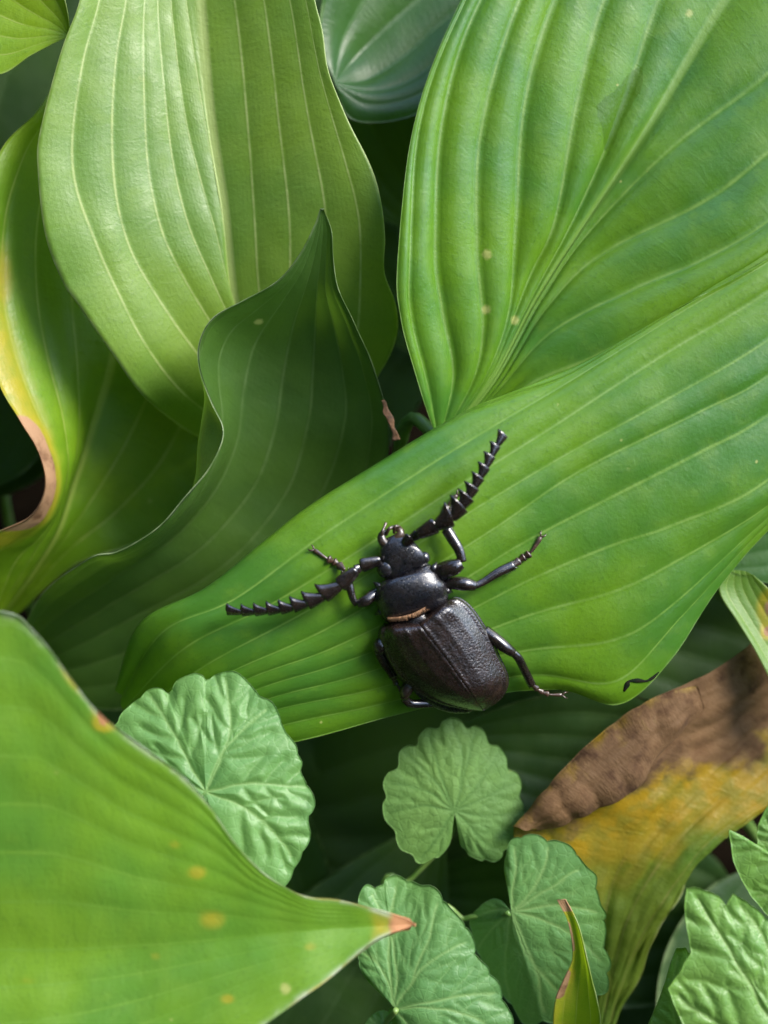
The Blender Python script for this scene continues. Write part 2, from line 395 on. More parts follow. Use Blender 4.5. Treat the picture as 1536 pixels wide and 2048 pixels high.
# ------------------------------------------------------------------ ground
n = 160; half = 25.0
u = np.linspace(-1, 1, n); g1 = np.sign(u) * np.abs(u) ** 4 * half
X, Y = np.meshgrid(g1, g1, indexing='ij')
flat = np.c_[X.ravel(), Y.ravel(), np.zeros(n * n)]
Z = 0.006 * vnoise(flat, 30) + 0.003 * vnoise(flat, 110, 3.0) - 0.006
idx = np.arange(n * n).reshape(n, n)
gf = np.stack((idx[:-1, :-1], idx[1:, :-1], idx[1:, 1:], idx[:-1, 1:]), -1).reshape(-1, 4)
ground = mesh_obj('ground', np.c_[flat[:, :2], Z], gf, M_SOIL); ground['kind'] = 'structure'

# ------------------------------------------------------------------ unseen foliage shell added to shade the hostas, open only towards the light
M_SHADE_FOLIAGE = leaf_material('added_shade_foliage', (0.045, 0.10, 0.018), (0.07, 0.14, 0.02), (0.09, 0.16, 0.03), (0.10, 0.20, 0.008), rough=0.45, spots=0.2, seed=20.0, mode='net', tmix=0.3)
rng = np.random.default_rng(11)
V = []; F = []
sv = np.array(sdir)
while len(F) < 4 * 11000:
    d = rng.normal(size=3); d /= np.linalg.norm(d)
    if d[2] < -0.10: continue
    ang_ = math.degrees(math.acos(np.clip(d @ sv, -1, 1)))
    lim = 40 + 14 * noise.noise(Vector(d * 2.3)) + 8 * noise.noise(Vector(d * 6.0))
    if ang_ < lim: continue
    if math.degrees(math.acos(np.clip(d @ np.array((-0.10, 0.62, 0.78)), -1, 1))) < 26 + 12 * noise.noise(Vector(d * 3.1 + np.array((4, 0, 0)))): continue
    r_ = rng.uniform(0.75, 1.35); c = d * r_ + np.array((0, 0, 0.15))
    if c[2] < 0.03: c[2] = rng.uniform(0.03, 0.3)
    a = rng.normal(size=3); a -= 0.5 * d * (a @ d); a /= np.linalg.norm(a); b = np.cross(a, -d + 0.6 * rng.normal(size=3)); b /= np.linalg.norm(b); nn = np.cross(a, b)
    l, w2 = rng.uniform(0.07, 0.12), rng.uniform(0.022, 0.036); k0 = len(V)
    V += [c - a * l * .5, c - b * w2 + nn * .004, c - a * l * .02 - nn * .004, c + b * w2 + nn * .004, c + a * l * .5 - nn * .006]
    F += [(k0, k0 + 1, k0 + 2), (k0, k0 + 2, k0 + 3), (k0 + 1, k0 + 4, k0 + 2), (k0 + 2, k0 + 4, k0 + 3)]
z = np.zeros(len(V))
sh = mesh_obj('added_shade_foliage', V, F, M_SHADE_FOLIAGE, None, attrs=dict(vd=z + 20, rim=z, dead=z, scar=z)); sh['kind'] = 'stuff'

# ------------------------------------------------------------------ hosta with the beetle's leaf (crown to the left)
CROWN_A = (-0.075, -0.03)
host_a = empty('hosta_plant', (CROWN_A[0], CROWN_A[1], 0), 'broad-leaved hosta whose large ribbed leaf carries the beetle', 'plant', None)
TIP = (2080, -330, -160)
R = [
 [(872, 872, -112), (838, 770, -60), (803, 640, -10), (796, 520, 22), (828, 250, 50), (912, 20, 60), (1040, -200, 40), (1350, -420, -30), (1700, -460, -90), TIP],
 [(876, 872, -114), (856, 770, -72), (826, 640, -20), (822, 520, 14), (840, 250, 46), (920, 25, 60), (1048, -190, 42), (1355, -405, -25), (1705, -445, -88), TIP],
 [(884, 868, -118), (908, 745, -90), (886, 615, -45), (873, 490, -10), (887, 240, 34), (955, 15, 55), (1090, -190, 42), (1380, -370, -20), (1720, -420, -85), TIP],
 [(892, 864, -120), (950, 752, -98), (968, 645, -72), (956, 490, -30), (965, 258, 16), (1041, 0, 40), (1150, -180, 34), (1420, -330, -20), (1740, -400, -85), TIP],
 [(900, 860, -122), (972, 752, -104), (1020, 620, -88), (1034, 443, -48), (1051, 208, 0), (1111, 0, 22), (1210, -170, 20), (1450, -300, -25), (1760, -380, -90), TIP],
 [(904, 858, -123), (980, 752, -106), (1056, 563, -92), (1112, 440, -62), (1153, 219, -16), (1210, 0, 6), (1300, -160, 6), (1500, -270, -35), (1780, -360, -95), TIP],
 [(907, 856, -124), (984, 754, -107), (1064, 596, -96), (1165, 405, -74), (1250, 205, -32), (1319, 0, -8), (1400, -140, -6), (1570, -240, -45), (1800, -345, -100), TIP],
 [(910, 855, -125), (988, 757, -108), (1070, 604, -98), (1160, 462, -82), (1309, 234, -48), (1449, 0, -24), (1540, -120, -20), (1680, -230, -55), (1850, -320, -105), TIP],
 [(914, 856, -123), (994, 758, -106), (1080, 606, -94), (1180, 460, -78), (1345, 292, -38), (1536, 146, -6), (1640, 40, -6), (1760, -110, -50), (1880, -240, -100), TIP],
 [(920, 857, -121), (1004, 760, -100), (1090, 618, -86), (1200, 506, -66), (1408, 401, -14), (1536, 302, 12), (1670, 180, 10), (1800, 0, -40), (1920, -180, -95), TIP],
 [(926, 859, -119), (1010, 764, -94), (1100, 662, -74), (1257, 578, -30), (1408, 515, 8), (1536, 440, 32), (1690, 310, 26), (1840, 100, -30), (1950, -130, -92), TIP],
 # crease, then the basal lobe that swells up over the leaf base
 [(905, 868, -122), (968, 835, -104), (1060, 765, -66), (1180, 716, -26), (1300, 652, 8), (1400, 592, 30), (1536, 508, 46), (1710, 370, 34), (1860, 150, -25), (1962, -100, -90), TIP],
 [(420, 1260, -150), (640, 1090, -140), (860, 925, -120), (1040, 800, -72), (1180, 728, -24), (1375, 606, 26), (1536, 516, 48), (1712, 378, 35), (1862, 156, -25), (1963, -98, -90), TIP],
 [(246, 1362, -150), (296, 1236, -60), (430, 1160, -14), (620, 1010, 0), (880, 850, 4), (1020, 788, 0), (1170, 733, 4), (1375, 609, 32), (1536, 519, 50), (1716, 384, 36), (1864, 164, -24), (1964, -95, -90), TIP],
 [(242, 1392, -150), (326, 1262, -10), (470, 1196, 34), (650, 1066, 44), (850, 935, 46), (1000, 843, 38), (1164, 747, 28), (1375, 616, 36), (1536, 524, 52), (1722, 396, 36), (1870, 180, -24), (1966, -88, -90), TIP],
 [(244, 1420, -150), (370, 1296, 6), (540, 1210, 42), (720, 1100, 54), (920, 970, 56), (1107, 852, 48), (1327, 709, 46), (1536, 584, 54), (1736, 440, 34), (1885, 220, -28), (1974, -70, -92), TIP],
 [(250, 1440, -150), (420, 1326, 8), (600, 1230, 38), (800, 1110, 52), (980, 1000, 56), (1140, 905, 52), (1341, 795, 50), (1536, 680, 50), (1750, 510, 26), (1900, 280, -36), (1984, -40, -95), TIP],
 [(258, 1458, -150), (450, 1350, 2), (640, 1265, 28), (840, 1150, 42), (1000, 1050, 48), (1164, 940, 48), (1399, 824, 46), (1536, 752, 44), (1760, 570, 18), (1912, 320, -42), (1990, -20, -98), TIP],
 [(268, 1472, -150), (480, 1365, -2), (670, 1295, 16), (870, 1195, 28), (1040, 1090, 36), (1223, 995, 38), (1399, 905, 36), (1536, 830, 32), (1770, 640, 8), (1925, 380, -50), (1998, 10, -100), TIP],
 [(280, 1486, -150), (500, 1385, -12), (690, 1325, 2), (890, 1245, 12), (1060, 1160, 20), (1223, 1092, 24), (1349, 1050, 22), (1536, 960, 14), (1775, 730, -8), (1935, 440, -58), (2004, 40, -104), TIP],
 [(294, 1498, -150), (520, 1404, -24), (710, 1354, -12), (900, 1290, -4), (1060, 1230, 2), (1223, 1185, 6), (1340, 1130, 4), (1545, 1005, -6), (1778, 790, -24), (1942, 490, -66), (2008, 60, -106), TIP],
 [(310, 1508, -150), (540, 1424, -38), (730, 1384, -28), (910, 1335, -22), (1060, 1300, -20), (1230, 1280, -16), (1345, 1210, -16), (1552, 1022, -20), (1780, 815, -34), (1945, 510, -72), (2010, 68, -108), TIP],
 [(330, 1516, -150), (560, 1452, -54), (750, 1412, -44), (920, 1372, -42), (1080, 1350, -42), (1235, 1362, -40), (1362, 1235, -32), (1556, 1030, -30), (1780, 825, -40), (1946, 520, -76), (2010, 72, -110), TIP],
 [(352, 1526, -150), (590, 1484, -72), (760, 1440, -62), (930, 1400, -60), (1110, 1380, -64), (1240, 1410, -66), (1345, 1318, -54), (1440, 1176, -44), (1562, 1038, -40), (1780, 836, -46), (1946, 530, -80), (2010, 76, -112), TIP],
]
def scar_r(x, y):
    a = np.array([(1286, 126), (1190, 212), (1200, 262), (1214, 316), (1246, 240), (1280, 180)], float)
    inside = np.zeros(len(x), bool); j = len(a) - 1
    for i in range(len(a)):
        c = ((a[i, 1] > y) != (a[j, 1] > y)) & (x < (a[j, 0] - a[i, 0]) * (y - a[i, 1]) / (a[j, 1] - a[i, 1] + 1e-9) + a[i, 0])
        inside ^= c; j = i
    dmin = np.full(len(x), 1e9)
    for i in range(len(a)):
        p, q = a[i], a[(i + 1) % len(a)]; d = q - p
        t = np.clip(((x - p[0]) * d[0] + (y - p[1]) * d[1]) / (d @ d), 0, 1)
        dmin = np.minimum(dmin, np.hypot(x - p[0] - t * d[0], y - p[1] - t * d[1]))
    return np.clip(0.5 + np.where(inside, dmin, -dmin) / 24.0, 0, 1)
leaf_r = loft_leaf('leaf', host_a, R, M_R, 'largest glossy green hosta leaf, ribbed and folded over at its base, under the beetle', ns=230, sub=8, pleat=[0.27] * 11 + [0.16] * 5 + [0.10] * 3 + [0.075] * 5, mid=7,
                   wav=3.0, seed=0.3, scar=scar_r, smooth=6, thick=3)
petiole(leaf_r, (882, 872, -126), (-0.01, -0.02), 14, 24, lead=(800, 892, -260))

L = [
 [(-37, 1270, -360), (-70, 1140, -196), (-15, 1072, -130), (62, 1034, -106), (92, 972, -83), (76, 900, -73), (40, 838, -65), (0, 770, -55), (-40, 640, -50), (-50, 480, -55), (0, 305, -85), (76, 222, -134), (135, 110, -240)],
 [(-31, 1265, -362), (-20, 1130, -214), (30, 1085, -172), (90, 1040, -149), (116, 968, -127), (100, 885, -115), (64, 800, -105), (30, 700, -95), (5, 580, -95), (10, 440, -100), (50, 310, -125), (100, 225, -162), (137, 112, -240)],
 [(-25, 1260, -366), (30, 1125, -235), (80, 1075, -209), (120, 1010, -190), (138, 930, -174), (124, 820, -162), (96, 710, -152), (75, 600, -148), (72, 470, -152), (96, 330, -166), (120, 230, -190), (139, 114, -241)],
 [(-19, 1256, -370), (66, 1110, -252), (112, 1035, -236), (144, 950, -222), (160, 860, -214), (158, 740, -202), (145, 620, -196), (138, 490, -196), (140, 340, -200), (142, 116, -242)],
 [(-14, 1252, -412), (104, 1084, -302), (146, 975, -296), (187, 850, -290), (224, 725, -284), (236, 600, -280), (228, 450, -276), (192, 290, -272), (145, 118, -245)],
 [(-9, 1254, -445), (116, 1096, -333), (190, 990, -327), (260, 870, -321), (310, 740, -315), (310, 590, -311), (280, 430, -307), (220, 270, -294), (148, 119, -247)],
 [(-3, 1257, -463), (130, 1108, -347), (236, 1020, -339), (330, 910, -331), (385, 770, -325), (375, 600, -323), (325, 420, -323), (240, 260, -303), (151, 120, -248)],
 [(3, 1260, -469), (150, 1130, -345), (290, 1080, -329), (410, 970, -321), (458, 810, -319), (435, 610, -321), (360, 410, -327), (255, 255, -306), (154, 121, -249)],
]
def dead_l(x, y, ac, al):
    d = np.exp(-((ac / 0.14) ** 2)) * sm(780, 870, y) * (1 - sm(1040, 1085, y)) * 1.15
    d = np.maximum(d, 0.55 * np.exp(-((ac / 0.18) ** 2)) * sm(400, 700, y) * (1 - sm(1080, 1130, y)))
    return np.maximum(d, 0.42 * np.exp(-(((x - 5) / 22) ** 2 + ((y - 560) / 90) ** 2)))
leaf_l = loft_leaf('leaf', host_a, L, M_L, 'upright yellow-green hosta leaf with a torn brown dried margin', ns=130, pleat=0.08, wav=4, seed=1.1, dead=dead_l, smooth=4, wrinkle=3, mid=4)
petiole(leaf_l, (-14, 1252, -376), CROWN_A, 16, 24, lead=(-50, 1320, -440))

C_ = [
 [(30, 1296, -330), (84, 1190, -200), (175, 1120, -64), (232, 1108, -30), (290, 1078, -6), (330, 1045, 4), (372, 996, 12), (415, 948, 18), (445, 890, 24), (448, 850, 26), (425, 800, 22), (403, 740, 10), (402, 688, 4), (430, 638, 0), (490, 603, 0), (556, 562, 14), (600, 508, 38), (628, 452, 62), (640, 418, 78)],
 [(32, 1298, -347), (86, 1204, -229), (180, 1128, -107), (240, 1116, -81), (296, 1086, -59), (338, 1050, -49), (372, 1004, -41), (392, 950, -33), (396, 890, -29), (404, 840, -25), (410, 790, -17), (400, 738, -22), (408, 690, -23), (436, 645, -20), (494, 608, -13), (560, 566, 7), (603, 511, 34), (630, 454, 60), (641, 418, 78)],
 [(34, 1300, -389), (90, 1222, -281), (200, 1138, -179), (270, 1112, -159), (330, 1070, -145), (385, 1010, -135), (420, 950, -130), (440, 890, -123), (444, 830, -113), (438, 770, -101), (440, 715, -90), (466, 662, -68), (515, 620, -41), (572, 568, -2), (609, 512, 30), (632, 456, 58), (642, 418, 78)],
 [(36, 1302, -441), (96, 1250, -341), (235, 1150, -247), (350, 1075, -227), (430, 985, -215), (475, 880, -190), (488, 780, -157), (510, 690, -119), (560, 610, -47), (604, 540, 8), (630, 470, 50), (643, 418, 78)],
 [(38, 1304, -481), (104, 1280, -387), (255, 1190, -313), (405, 1095, -275), (505, 980, -259), (550, 860, -209), (565, 760, -168), (582, 670, -113), (606, 590, -37), (624, 530, 8), (638, 468, 50), (644, 418, 78)],
 [(40, 1306, -508), (116, 1310, -418), (270, 1235, -354), (450, 1130, -304), (570, 990, -282), (615, 850, -207), (625, 750, -159), (630, 660, -101), (634, 585, -31), (640, 525, 10), (646, 466, 50), (645, 418, 78)],
 [(42, 1308, -526), (130, 1340, -438), (290, 1290, -384), (500, 1165, -322), (635, 1000, -292), (688, 850, -196), (685, 745, -140), (668, 650, -80), (652, 580, -19), (652, 522, 14), (654, 464, 52), (646, 418, 78)],
 [(44, 1310, -532), (146, 1375, -446), (310, 1345, -400), (538, 1225, -340), (692, 1042, -292), (742, 870, -193), (728, 750, -121), (694, 648, -62), (666, 578, -8), (661, 520, 20), (659, 464, 54), (646, 418, 78)],
 [(46, 1312, -528), (164, 1412, -444), (330, 1400, -404), (575, 1265, -340), (735, 1070, -282), (778, 885, -188), (752, 752, -105), (708, 645, -49), (676, 575, 0), (667, 518, 26), (663, 463, 56), (647, 418, 78)],
]
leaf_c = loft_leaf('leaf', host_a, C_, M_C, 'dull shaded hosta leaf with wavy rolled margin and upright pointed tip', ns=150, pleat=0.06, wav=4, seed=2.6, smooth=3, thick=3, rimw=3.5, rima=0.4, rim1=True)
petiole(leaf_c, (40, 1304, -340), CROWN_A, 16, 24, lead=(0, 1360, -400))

# ------------------------------------------------------------------ hosta above (its leaves hang down into view)
CROWN_B = (-0.06, 0.12)
host_b = empty('hosta_plant', (CROWN_B[0], CROWN_B[1], 0), 'pale hosta whose long leaf hangs down behind the wavy-edged leaf', 'plant')
B0 = (400, -420, -120)
T_ = [
 [B0, (240, -300, -40), (180, -120, -10), (161, 0, 0), (122, 104, 4), (80, 262, 4), (75, 339, 2), (90, 469, -4), (125, 563, -18), (151, 602, -28), (219, 699, -60), (292, 798, -136), (396, 875, -291), (500, 905, -350), (640, 900, -390)],
 [B0, (270, -300, -60), (216, -120, -34), (200, 0, -24), (167, 120, -20), (146, 260, -20), (150, 365, -24), (186, 470, -30), (232, 575, -50), (292, 690, -87), (370, 790, -160), (460, 850, -284), (560, 880, -356), (643, 898, -391)],
 [B0, (300, -300, -78), (266, -120, -56), (253, 0, -48), (232, 120, -44), (224, 260, -44), (232, 391, -50), (260, 495, -61), (312, 588, -94), (382, 690, -148), (460, 780, -223), (550, 850, -366), (646, 896, -443)],
 [B0, (325, -300, -92), (300, -120, -76), (290, 0, -68), (287, 150, -66), (296, 330, -74), (322, 455, -84), (363, 547, -106), (425, 650, -154), (490, 750, -215), (560, 830, -335), (648, 895, -444)],
 [B0, (345, -300, -102), (325, -120, -90), (316, 0, -84), (326, 156, -84), (346, 323, -92), (375, 443, -100), (415, 540, -121), (462, 640, -163), (515, 740, -218), (575, 820, -321), (650, 894, -445)],
 [B0, (362, -300, -108), (346, -120, -98), (342, 0, -94), (366, 208, -98), (396, 339, -104), (430, 458, -114), (458, 573, -141), (495, 670, -183), (535, 750, -231), (588, 822, -328), (652, 893, -445)],
 [B0, (376, -300, -112), (370, -120, -104), (372, 0, -102), (408, 234, -108), (442, 417, -116), (464, 604, -157), (505, 720, -210), (560, 800, -286), (654, 892, -446)],
 [B0, (394, -300, -116), (398, -120, -110), (404, 0, -110), (424, 234, -114), (452, 430, -122), (474, 620, -166), (516, 730, -217), (570, 805, -295), (656, 891, -446)],
 [B0, (420, -300, -108), (450, -120, -96), (470, 0, -90), (494, 234, -92), (508, 430, -102), (520, 600, -146), (548, 720, -206), (590, 800, -284), (657, 890, -445)],
 [B0, (448, -300, -98), (500, -120, -78), (528, 0, -70), (556, 234, -70), (578, 430, -82), (580, 600, -134), (590, 720, -200), (615, 800, -282), (658, 889, -445)],
 [B0, (474, -300, -88), (545, -120, -62), (580, 0, -52), (610, 200, -48), (648, 400, -60), (655, 560, -106), (655, 690, -182), (655, 790, -270), (660, 888, -444)],
 [B0, (500, -300, -80), (585, -120, -48), (612, 0, -38), (640, 150, -32), (690, 320, -36), (718, 440, -56), (720, 580, -113), (712, 690, -186), (695, 790, -274), (662, 887, -444)],
 [B0, (520, -300, -72), (610, -120, -40), (630, 0, -30), (645, 62, -27), (656, 142, -25), (692, 232, -24), (742, 332, -30), (762, 402, -38), (769, 474, -54), (768, 545, -86), (790, 604, -121), (796, 655, -154), (782, 706, -188), (745, 770, -249), (700, 840, -369), (664, 886, -443)],
]
leaf_t = loft_leaf('leaf', host_b, T_, M_T, 'large pale green hosta leaf hanging tip down, deeply veined on its bright half', ns=150, pleat=[0.06] * 7 + [0.05, 0.035, 0.03, 0.03, 0.03, 0.03], wav=5, seed=4.2, smooth=50, mid=7, thick=2.5)
petiole(leaf_t, (400, -418, -122), CROWN_B, 15, 24)
H_ = [
 [(-300, -300, -60), (-150, -330, -40), (0, -260, -30), (90, -120, -34), (130, 0, -46), (140, 68, -60)],
 [(-302, -290, -62), (-160, -250, -60), (-20, -160, -60), (70, -60, -60), (122, 20, -62), (139, 70, -61)],
 [(-304, -280, -64), (-170, -170, -70), (-50, -60, -74), (40, 10, -74), (110, 50, -68), (138, 72, -62)],
 [(-306, -270, -64), (-180, -90, -64), (-70, 40, -66), (20, 75, -68), (95, 72, -66), (138, 73, -62)],
 [(-308, -260, -62), (-190, -10, -52), (-90, 120, -50), (-5, 148, -56), (62, 110, -60), (112, 84, -62), (137, 75, -62)],
]
leaf_h = loft_leaf('leaf', host_b, H_, M_L, 'bright green smooth-edged hosta leaf beside the pale hanging leaf', ns=80, vpi=2, pleat=0.05, wav=4, seed=6.2, smooth=3)
petiole(leaf_h, (-304, -280, -66), CROWN_B, 14, 24)

# ------------------------------------------------------------------ hosta behind, deep in shade
CROWN_K = (0.05, 0.16)
host_k = empty('hosta_plant', (CROWN_K[0], CROWN_K[1], 0), 'dark blue-green hosta deep in shade between the two big leaves', 'plant')
KB = (1080, -60, -330)
K_ = [
 [(668, 164, -240), (640, 60, -230), (680, -100, -220), (800, -220, -230), (960, -200, -280), KB],
 [(668, 164, -240), (690, 70, -270), (760, -40, -280), (860, -120, -290), (980, -130, -310), KB],
 [(669, 165, -240), (715, 110, -290), (800, 30, -310), (890, -40, -318), (990, -80, -326), KB],
 [(669, 167, -240), (735, 158, -282), (810, 110, -302), (890, 40, -312), (1000, -30, -322), KB],
 [(670, 169, -240), (745, 182, -262), (820, 160, -278), (900, 100, -292), (1010, 20, -314), KB],
 [(671, 171, -240), (735, 208, -250), (820, 196, -262), (910, 145, -280), (1020, 60, -306), KB],
 [(672, 174, -240), (700, 236, -250), (770, 244, -256), (850, 222, -262), (940, 172, -276), (1040, 80, -304), KB],
]
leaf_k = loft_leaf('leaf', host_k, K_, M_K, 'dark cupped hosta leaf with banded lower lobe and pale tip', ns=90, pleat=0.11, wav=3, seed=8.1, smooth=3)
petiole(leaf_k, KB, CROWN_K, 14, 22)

# ------------------------------------------------------------------ hosta in front, lower left
CROWN_F = (-0.11, -0.13)
host_f = empty('hosta_plant', (CROWN_F[0], CROWN_F[1], 0), 'bright hosta in front with one raised leaf ending in an orange-brown tip', 'plant')
FB = (-520, 1900, 250)
FT = (830, 1849, 190)
up_ = [FB, (-420, 1480, 330), (-200, 1250, 330), (0, 1224, 300), (70, 1266, 288), (135, 1346, 276), (210, 1436, 262), (350, 1540, 244), (412, 1604, 236), (480, 1698, 226), (590, 1784, 212), (690, 1802, 202), (770, 1828, 196), FT]
lo_ = [FB, (-480, 2250, 330), (-250, 2420, 330), (0, 2390, 310), (200, 2290, 290), (400, 2140, 270), (530, 2050, 256), (595, 2004, 246), (655, 1962, 234), (705, 1918, 222), (758, 1878, 208), FT]
U = resample(up_, 60); Lw = resample(lo_, 60)
mid_c = resample([FB, (-300, 1880, 215), (0, 1900, 205), (300, 1890, 200), (600, 1862, 195), FT], 60)
Fc = []
for k in np.linspace(0, 1, 8): Fc.append((U * (1 - k) + mid_c * k).tolist())
for k in np.linspace(0, 1, 8)[1:]: Fc.append((mid_c * (1 - k) + Lw * k).tolist())
def dead_f(x, y, ac, al):
    tip = np.clip(0.9 * sm(700, 830, x), 0, 1)
    edge = np.maximum(np.exp(-(ac / 0.03) ** 2), np.exp(-((1 - ac) / 0.03) ** 2))
    e = edge * np.maximum.reduce([0.55 * sm(520, 640, x), 0.95 * np.exp(-(((x - 205) / 26) ** 2 + ((y - 1440) / 34) ** 2)), 0.42 * np.exp(-(((x - 140) / 45) ** 2 + ((y - 1360) / 60) ** 2))])
    blot = 0.0 * x
    for (a, b, r, s) in ((205, 1448, 16, 0.85), (395, 1745, 20, 0.42), (425, 1838, 26, 0.40), (455, 1998, 13, 0.45), (310, 1912, 12, 0.3), (350, 1690, 14, 0.34), (620, 1895, 14, 0.3), (55, 1960, 18, 0.26), (240, 1560, 22, 0.2)):
        blot = np.maximum(blot, s * np.exp(-(((x - a) / (1.3 * r)) ** 2 + ((y - b) / (0.9 * r)) ** 2)))
    return np.maximum.reduce([tip, e, blot])
leaf_f = loft_leaf('leaf', host_f, Fc, M_F, 'bright green hosta leaf with raised pale edge, yellow flecks and orange-brown tip', ns=150, sub=6, pleat=0.03, wav=8, seed=9.6, dead=dead_f, smooth=20, thick=8, rimw=12, rima=0.8)
petiole(leaf_f, FB, CROWN_F, 16, 24)

# ------------------------------------------------------------------ hosta at right: withered leaf
CROWN_Y = (0.11, -0.05)
host_y = empty('hosta_plant', (CROWN_Y[0], CROWN_Y[1], 0), 'dying hosta with a collapsed brown and yellow leaf behind the ground ivy', 'plant')
YB = (1720, 1180, -260)
Y_ = [
 [YB, (1560, 1240, -215), (1430, 1338, -190), (1300, 1400, -172), (1230, 1450, -165), (1160, 1510, -158), (1100, 1580, -150), (1060, 1622, -148), (1034, 1660, -150), (1050, 1730, -175), (1085, 1850, -220), (1120, 1960, -260), (1150, 2080, -300)],
 [YB, (1580, 1280, -225), (1450, 1390, -205), (1340, 1440, -182), (1260, 1500, -172), (1190, 1560, -166), (1130, 1605, -168), (1090, 1645, -176), (1090, 1720, -195), (1120, 1850, -225), (1145, 1960, -262), (1160, 2080, -300)],
 [YB, (1600, 1320, -240), (1470, 1430, -226), (1370, 1490, -200), (1300, 1550, -188), (1240, 1610, -190), (1190, 1660, -200), (1160, 1740, -212), (1165, 1850, -232), (1170, 1960, -266), (1172, 2080, -300)],
 [YB, (1620, 1370, -262), (1500, 1470, -258), (1410, 1540, -240), (1340, 1610, -228), (1275, 1680, -224), (1225, 1770, -234), (1205, 1870, -250), (1195, 1970, -276), (1184, 2080, -300)],
 [YB, (1645, 1420, -258), (1540, 1520, -250), (1450, 1590, -240), (1375, 1660, -232), (1310, 1740, -236), (1260, 1830, -248), (1232, 1920, -266), (1212, 2000, -284), (1196, 2080, -302)],
 [YB, (1670, 1460, -250), (1570, 1570, -240), (1480, 1635, -232), (1400, 1700, -232), (1340, 1780, -240), (1290, 1860, -254), (1254, 1940, -272), (1228, 2010, -288), (1208, 2080, -304)],
 [YB, (1690, 1500, -250), (1600, 1590, -244), (1536, 1622, -240), (1455, 1672, -236), (1390, 1730, -240), (1354, 1810, -248), (1305, 1880, -262), (1281, 1956, -280), (1240, 2020, -294), (1220, 2080, -306)],
]
def dead_y(x, y, ac, al):
    # brown where it has dried (upper flap), a yellow belt, green further down
    nz = np.array([noise.noise(Vector((a / 110, b / 110, 3.0))) + 0.6 * noise.noise(Vector((a / 40, b / 40, 9.0))) for a, b in zip(x, y)])
    d = (1625 - y) / 230 + (1260 - x) / 1000 + 0.75 * (0.40 - ac) + 0.30 * nz
    return np.clip(0.50 + 0.42 * np.clip(d, -1.2, 1.0) + 0.10 * sm(1330, 1500, x) * (1 - sm(1560, 1680, y)), 0.02, 1.0)
def post_y(G):
    nt_, ns_, _ = G.shape; tt = np.linspace(0, 1, nt_)[:, None]; ss_ = np.linspace(0, 1, ns_)[None]
    for a in range(nt_):
        for b in range(ns_):
            p = Vector((tt[a, 0] * 9, ss_[0, b] * 2.6, 1.0)); q = Vector((tt[a, 0] * 20, ss_[0, b] * 7, 4.0))
            G[a, b, 2] += 34 * (0.5 - abs(noise.noise(p))) * (1 - ss_[0, b] * .5) + 12 * (0.5 - abs(noise.noise(q)))
    return G
leaf_y = loft_leaf('leaf', host_y, Y_, M_Y, 'collapsed brown and yellow withered leaf, wrinkled, green at its lower end', ns=120, pleat=0.10, wav=9, seed=12.3, dead=dead_y, smooth=2, wrinkle=10, post=post_y)
petiole(leaf_y, YB, CROWN_Y, 14, 22)
FL = [
 [(1034, 1658, -128), (1064, 1616, -124), (1100, 1576, -124), (1160, 1506, -130), (1230, 1446, -138), (1310, 1398, -146), (1390, 1372, -160)],
 [(1046, 1656, -118), (1080, 1622, -106), (1124, 1586, -104), (1180, 1530, -108), (1244, 1480, -114), (1320, 1430, -126), (1396, 1384, -158)],
 [(1060, 1652, -120), (1100, 1626, -108), (1150, 1596, -104), (1205, 1552, -106), (1262, 1508, -112), (1332, 1450, -126), (1400, 1396, -158)],
 [(1072, 1650, -128), (1118, 1634, -122), (1166, 1614, -118), (1210, 1598, -116), (1262, 1560, -122), (1330, 1486, -136), (1404, 1410, -160)],
 [(1066, 1654, -140), (1112, 1640, -138), (1160, 1620, -136), (1200, 1606, -134), (1254, 1572, -138), (1326, 1500, -150), (1404, 1416, -166)],
]
flap = loft_leaf('dried_flap', leaf_y, FL, M_Y, 'crumpled brown flap folded over on the withered leaf', ns=90, sub=8, pleat=0.10, wav=8, seed=13.3, dead=lambda x, y, ac, al: 0.66 + 0.2 * ac + 0 * x, smooth=1, wrinkle=26)
E_ = [
 [(1455, 1142, -130), (1440, 1182, -128), (1478, 1245, -122), (1512, 1300, -118), (1560, 1390, -118), (1640, 1480, -130)],
 [(1470, 1140, -134), (1470, 1182, -140), (1505, 1245, -138), (1540, 1300, -134), (1590, 1380, -130), (1645, 1478, -131)],
 [(1490, 1142, -134), (1505, 1182, -140), (1540, 1240, -138), (1580, 1300, -134), (1625, 1380, -130), (1650, 1476, -131)],
 [(1508, 1150, -130), (1540, 1180, -128), (1585, 1230, -120), (1630, 1290, -118), (1660, 1370, -120), (1655, 1474, -131)],
]
def dead_e(x, y, ac, al): return np.clip(0.75 * np.exp(-(((x - 1540) / 26) ** 2 + ((y - 1215) / 38) ** 2)) + 0.8 * np.exp(-(((x - 1536) / 14) ** 2 + ((y - 1265) / 14) ** 2)), 0, 1)
leaf_e = loft_leaf('leaf', host_y, E_, M_T, 'short green leaf with brown spot tucked beside the big leaf edge', ns=70, vpi=2, pleat=0.06, wav=5, seed=14.0, dead=dead_e, smooth=2)
petiole(leaf_e, (1648, 1477, -134), CROWN_Y, 10, 20)
Q_ = [
 [(1420, 1040, -240), (1520, 980, -220), (1640, 940, -220), (1800, 960, -260)],
 [(1425, 1080, -250), (1530, 1040, -240), (1650, 1010, -240), (1802, 990, -262)],
 [(1430, 1120, -250), (1540, 1100, -244), (1660, 1080, -244), (1804, 1020, -262)],
 [(1440, 1160, -246), (1550, 1165, -236), (1670, 1150, -236), (1806, 1050, -262)],
]
leaf_q = loft_leaf('leaf', host_y, Q_, M_K, 'blue-green leaf sliver behind the edge of the big leaf', ns=60, vpi=2, pleat=0.06, wav=4, seed=15.0)
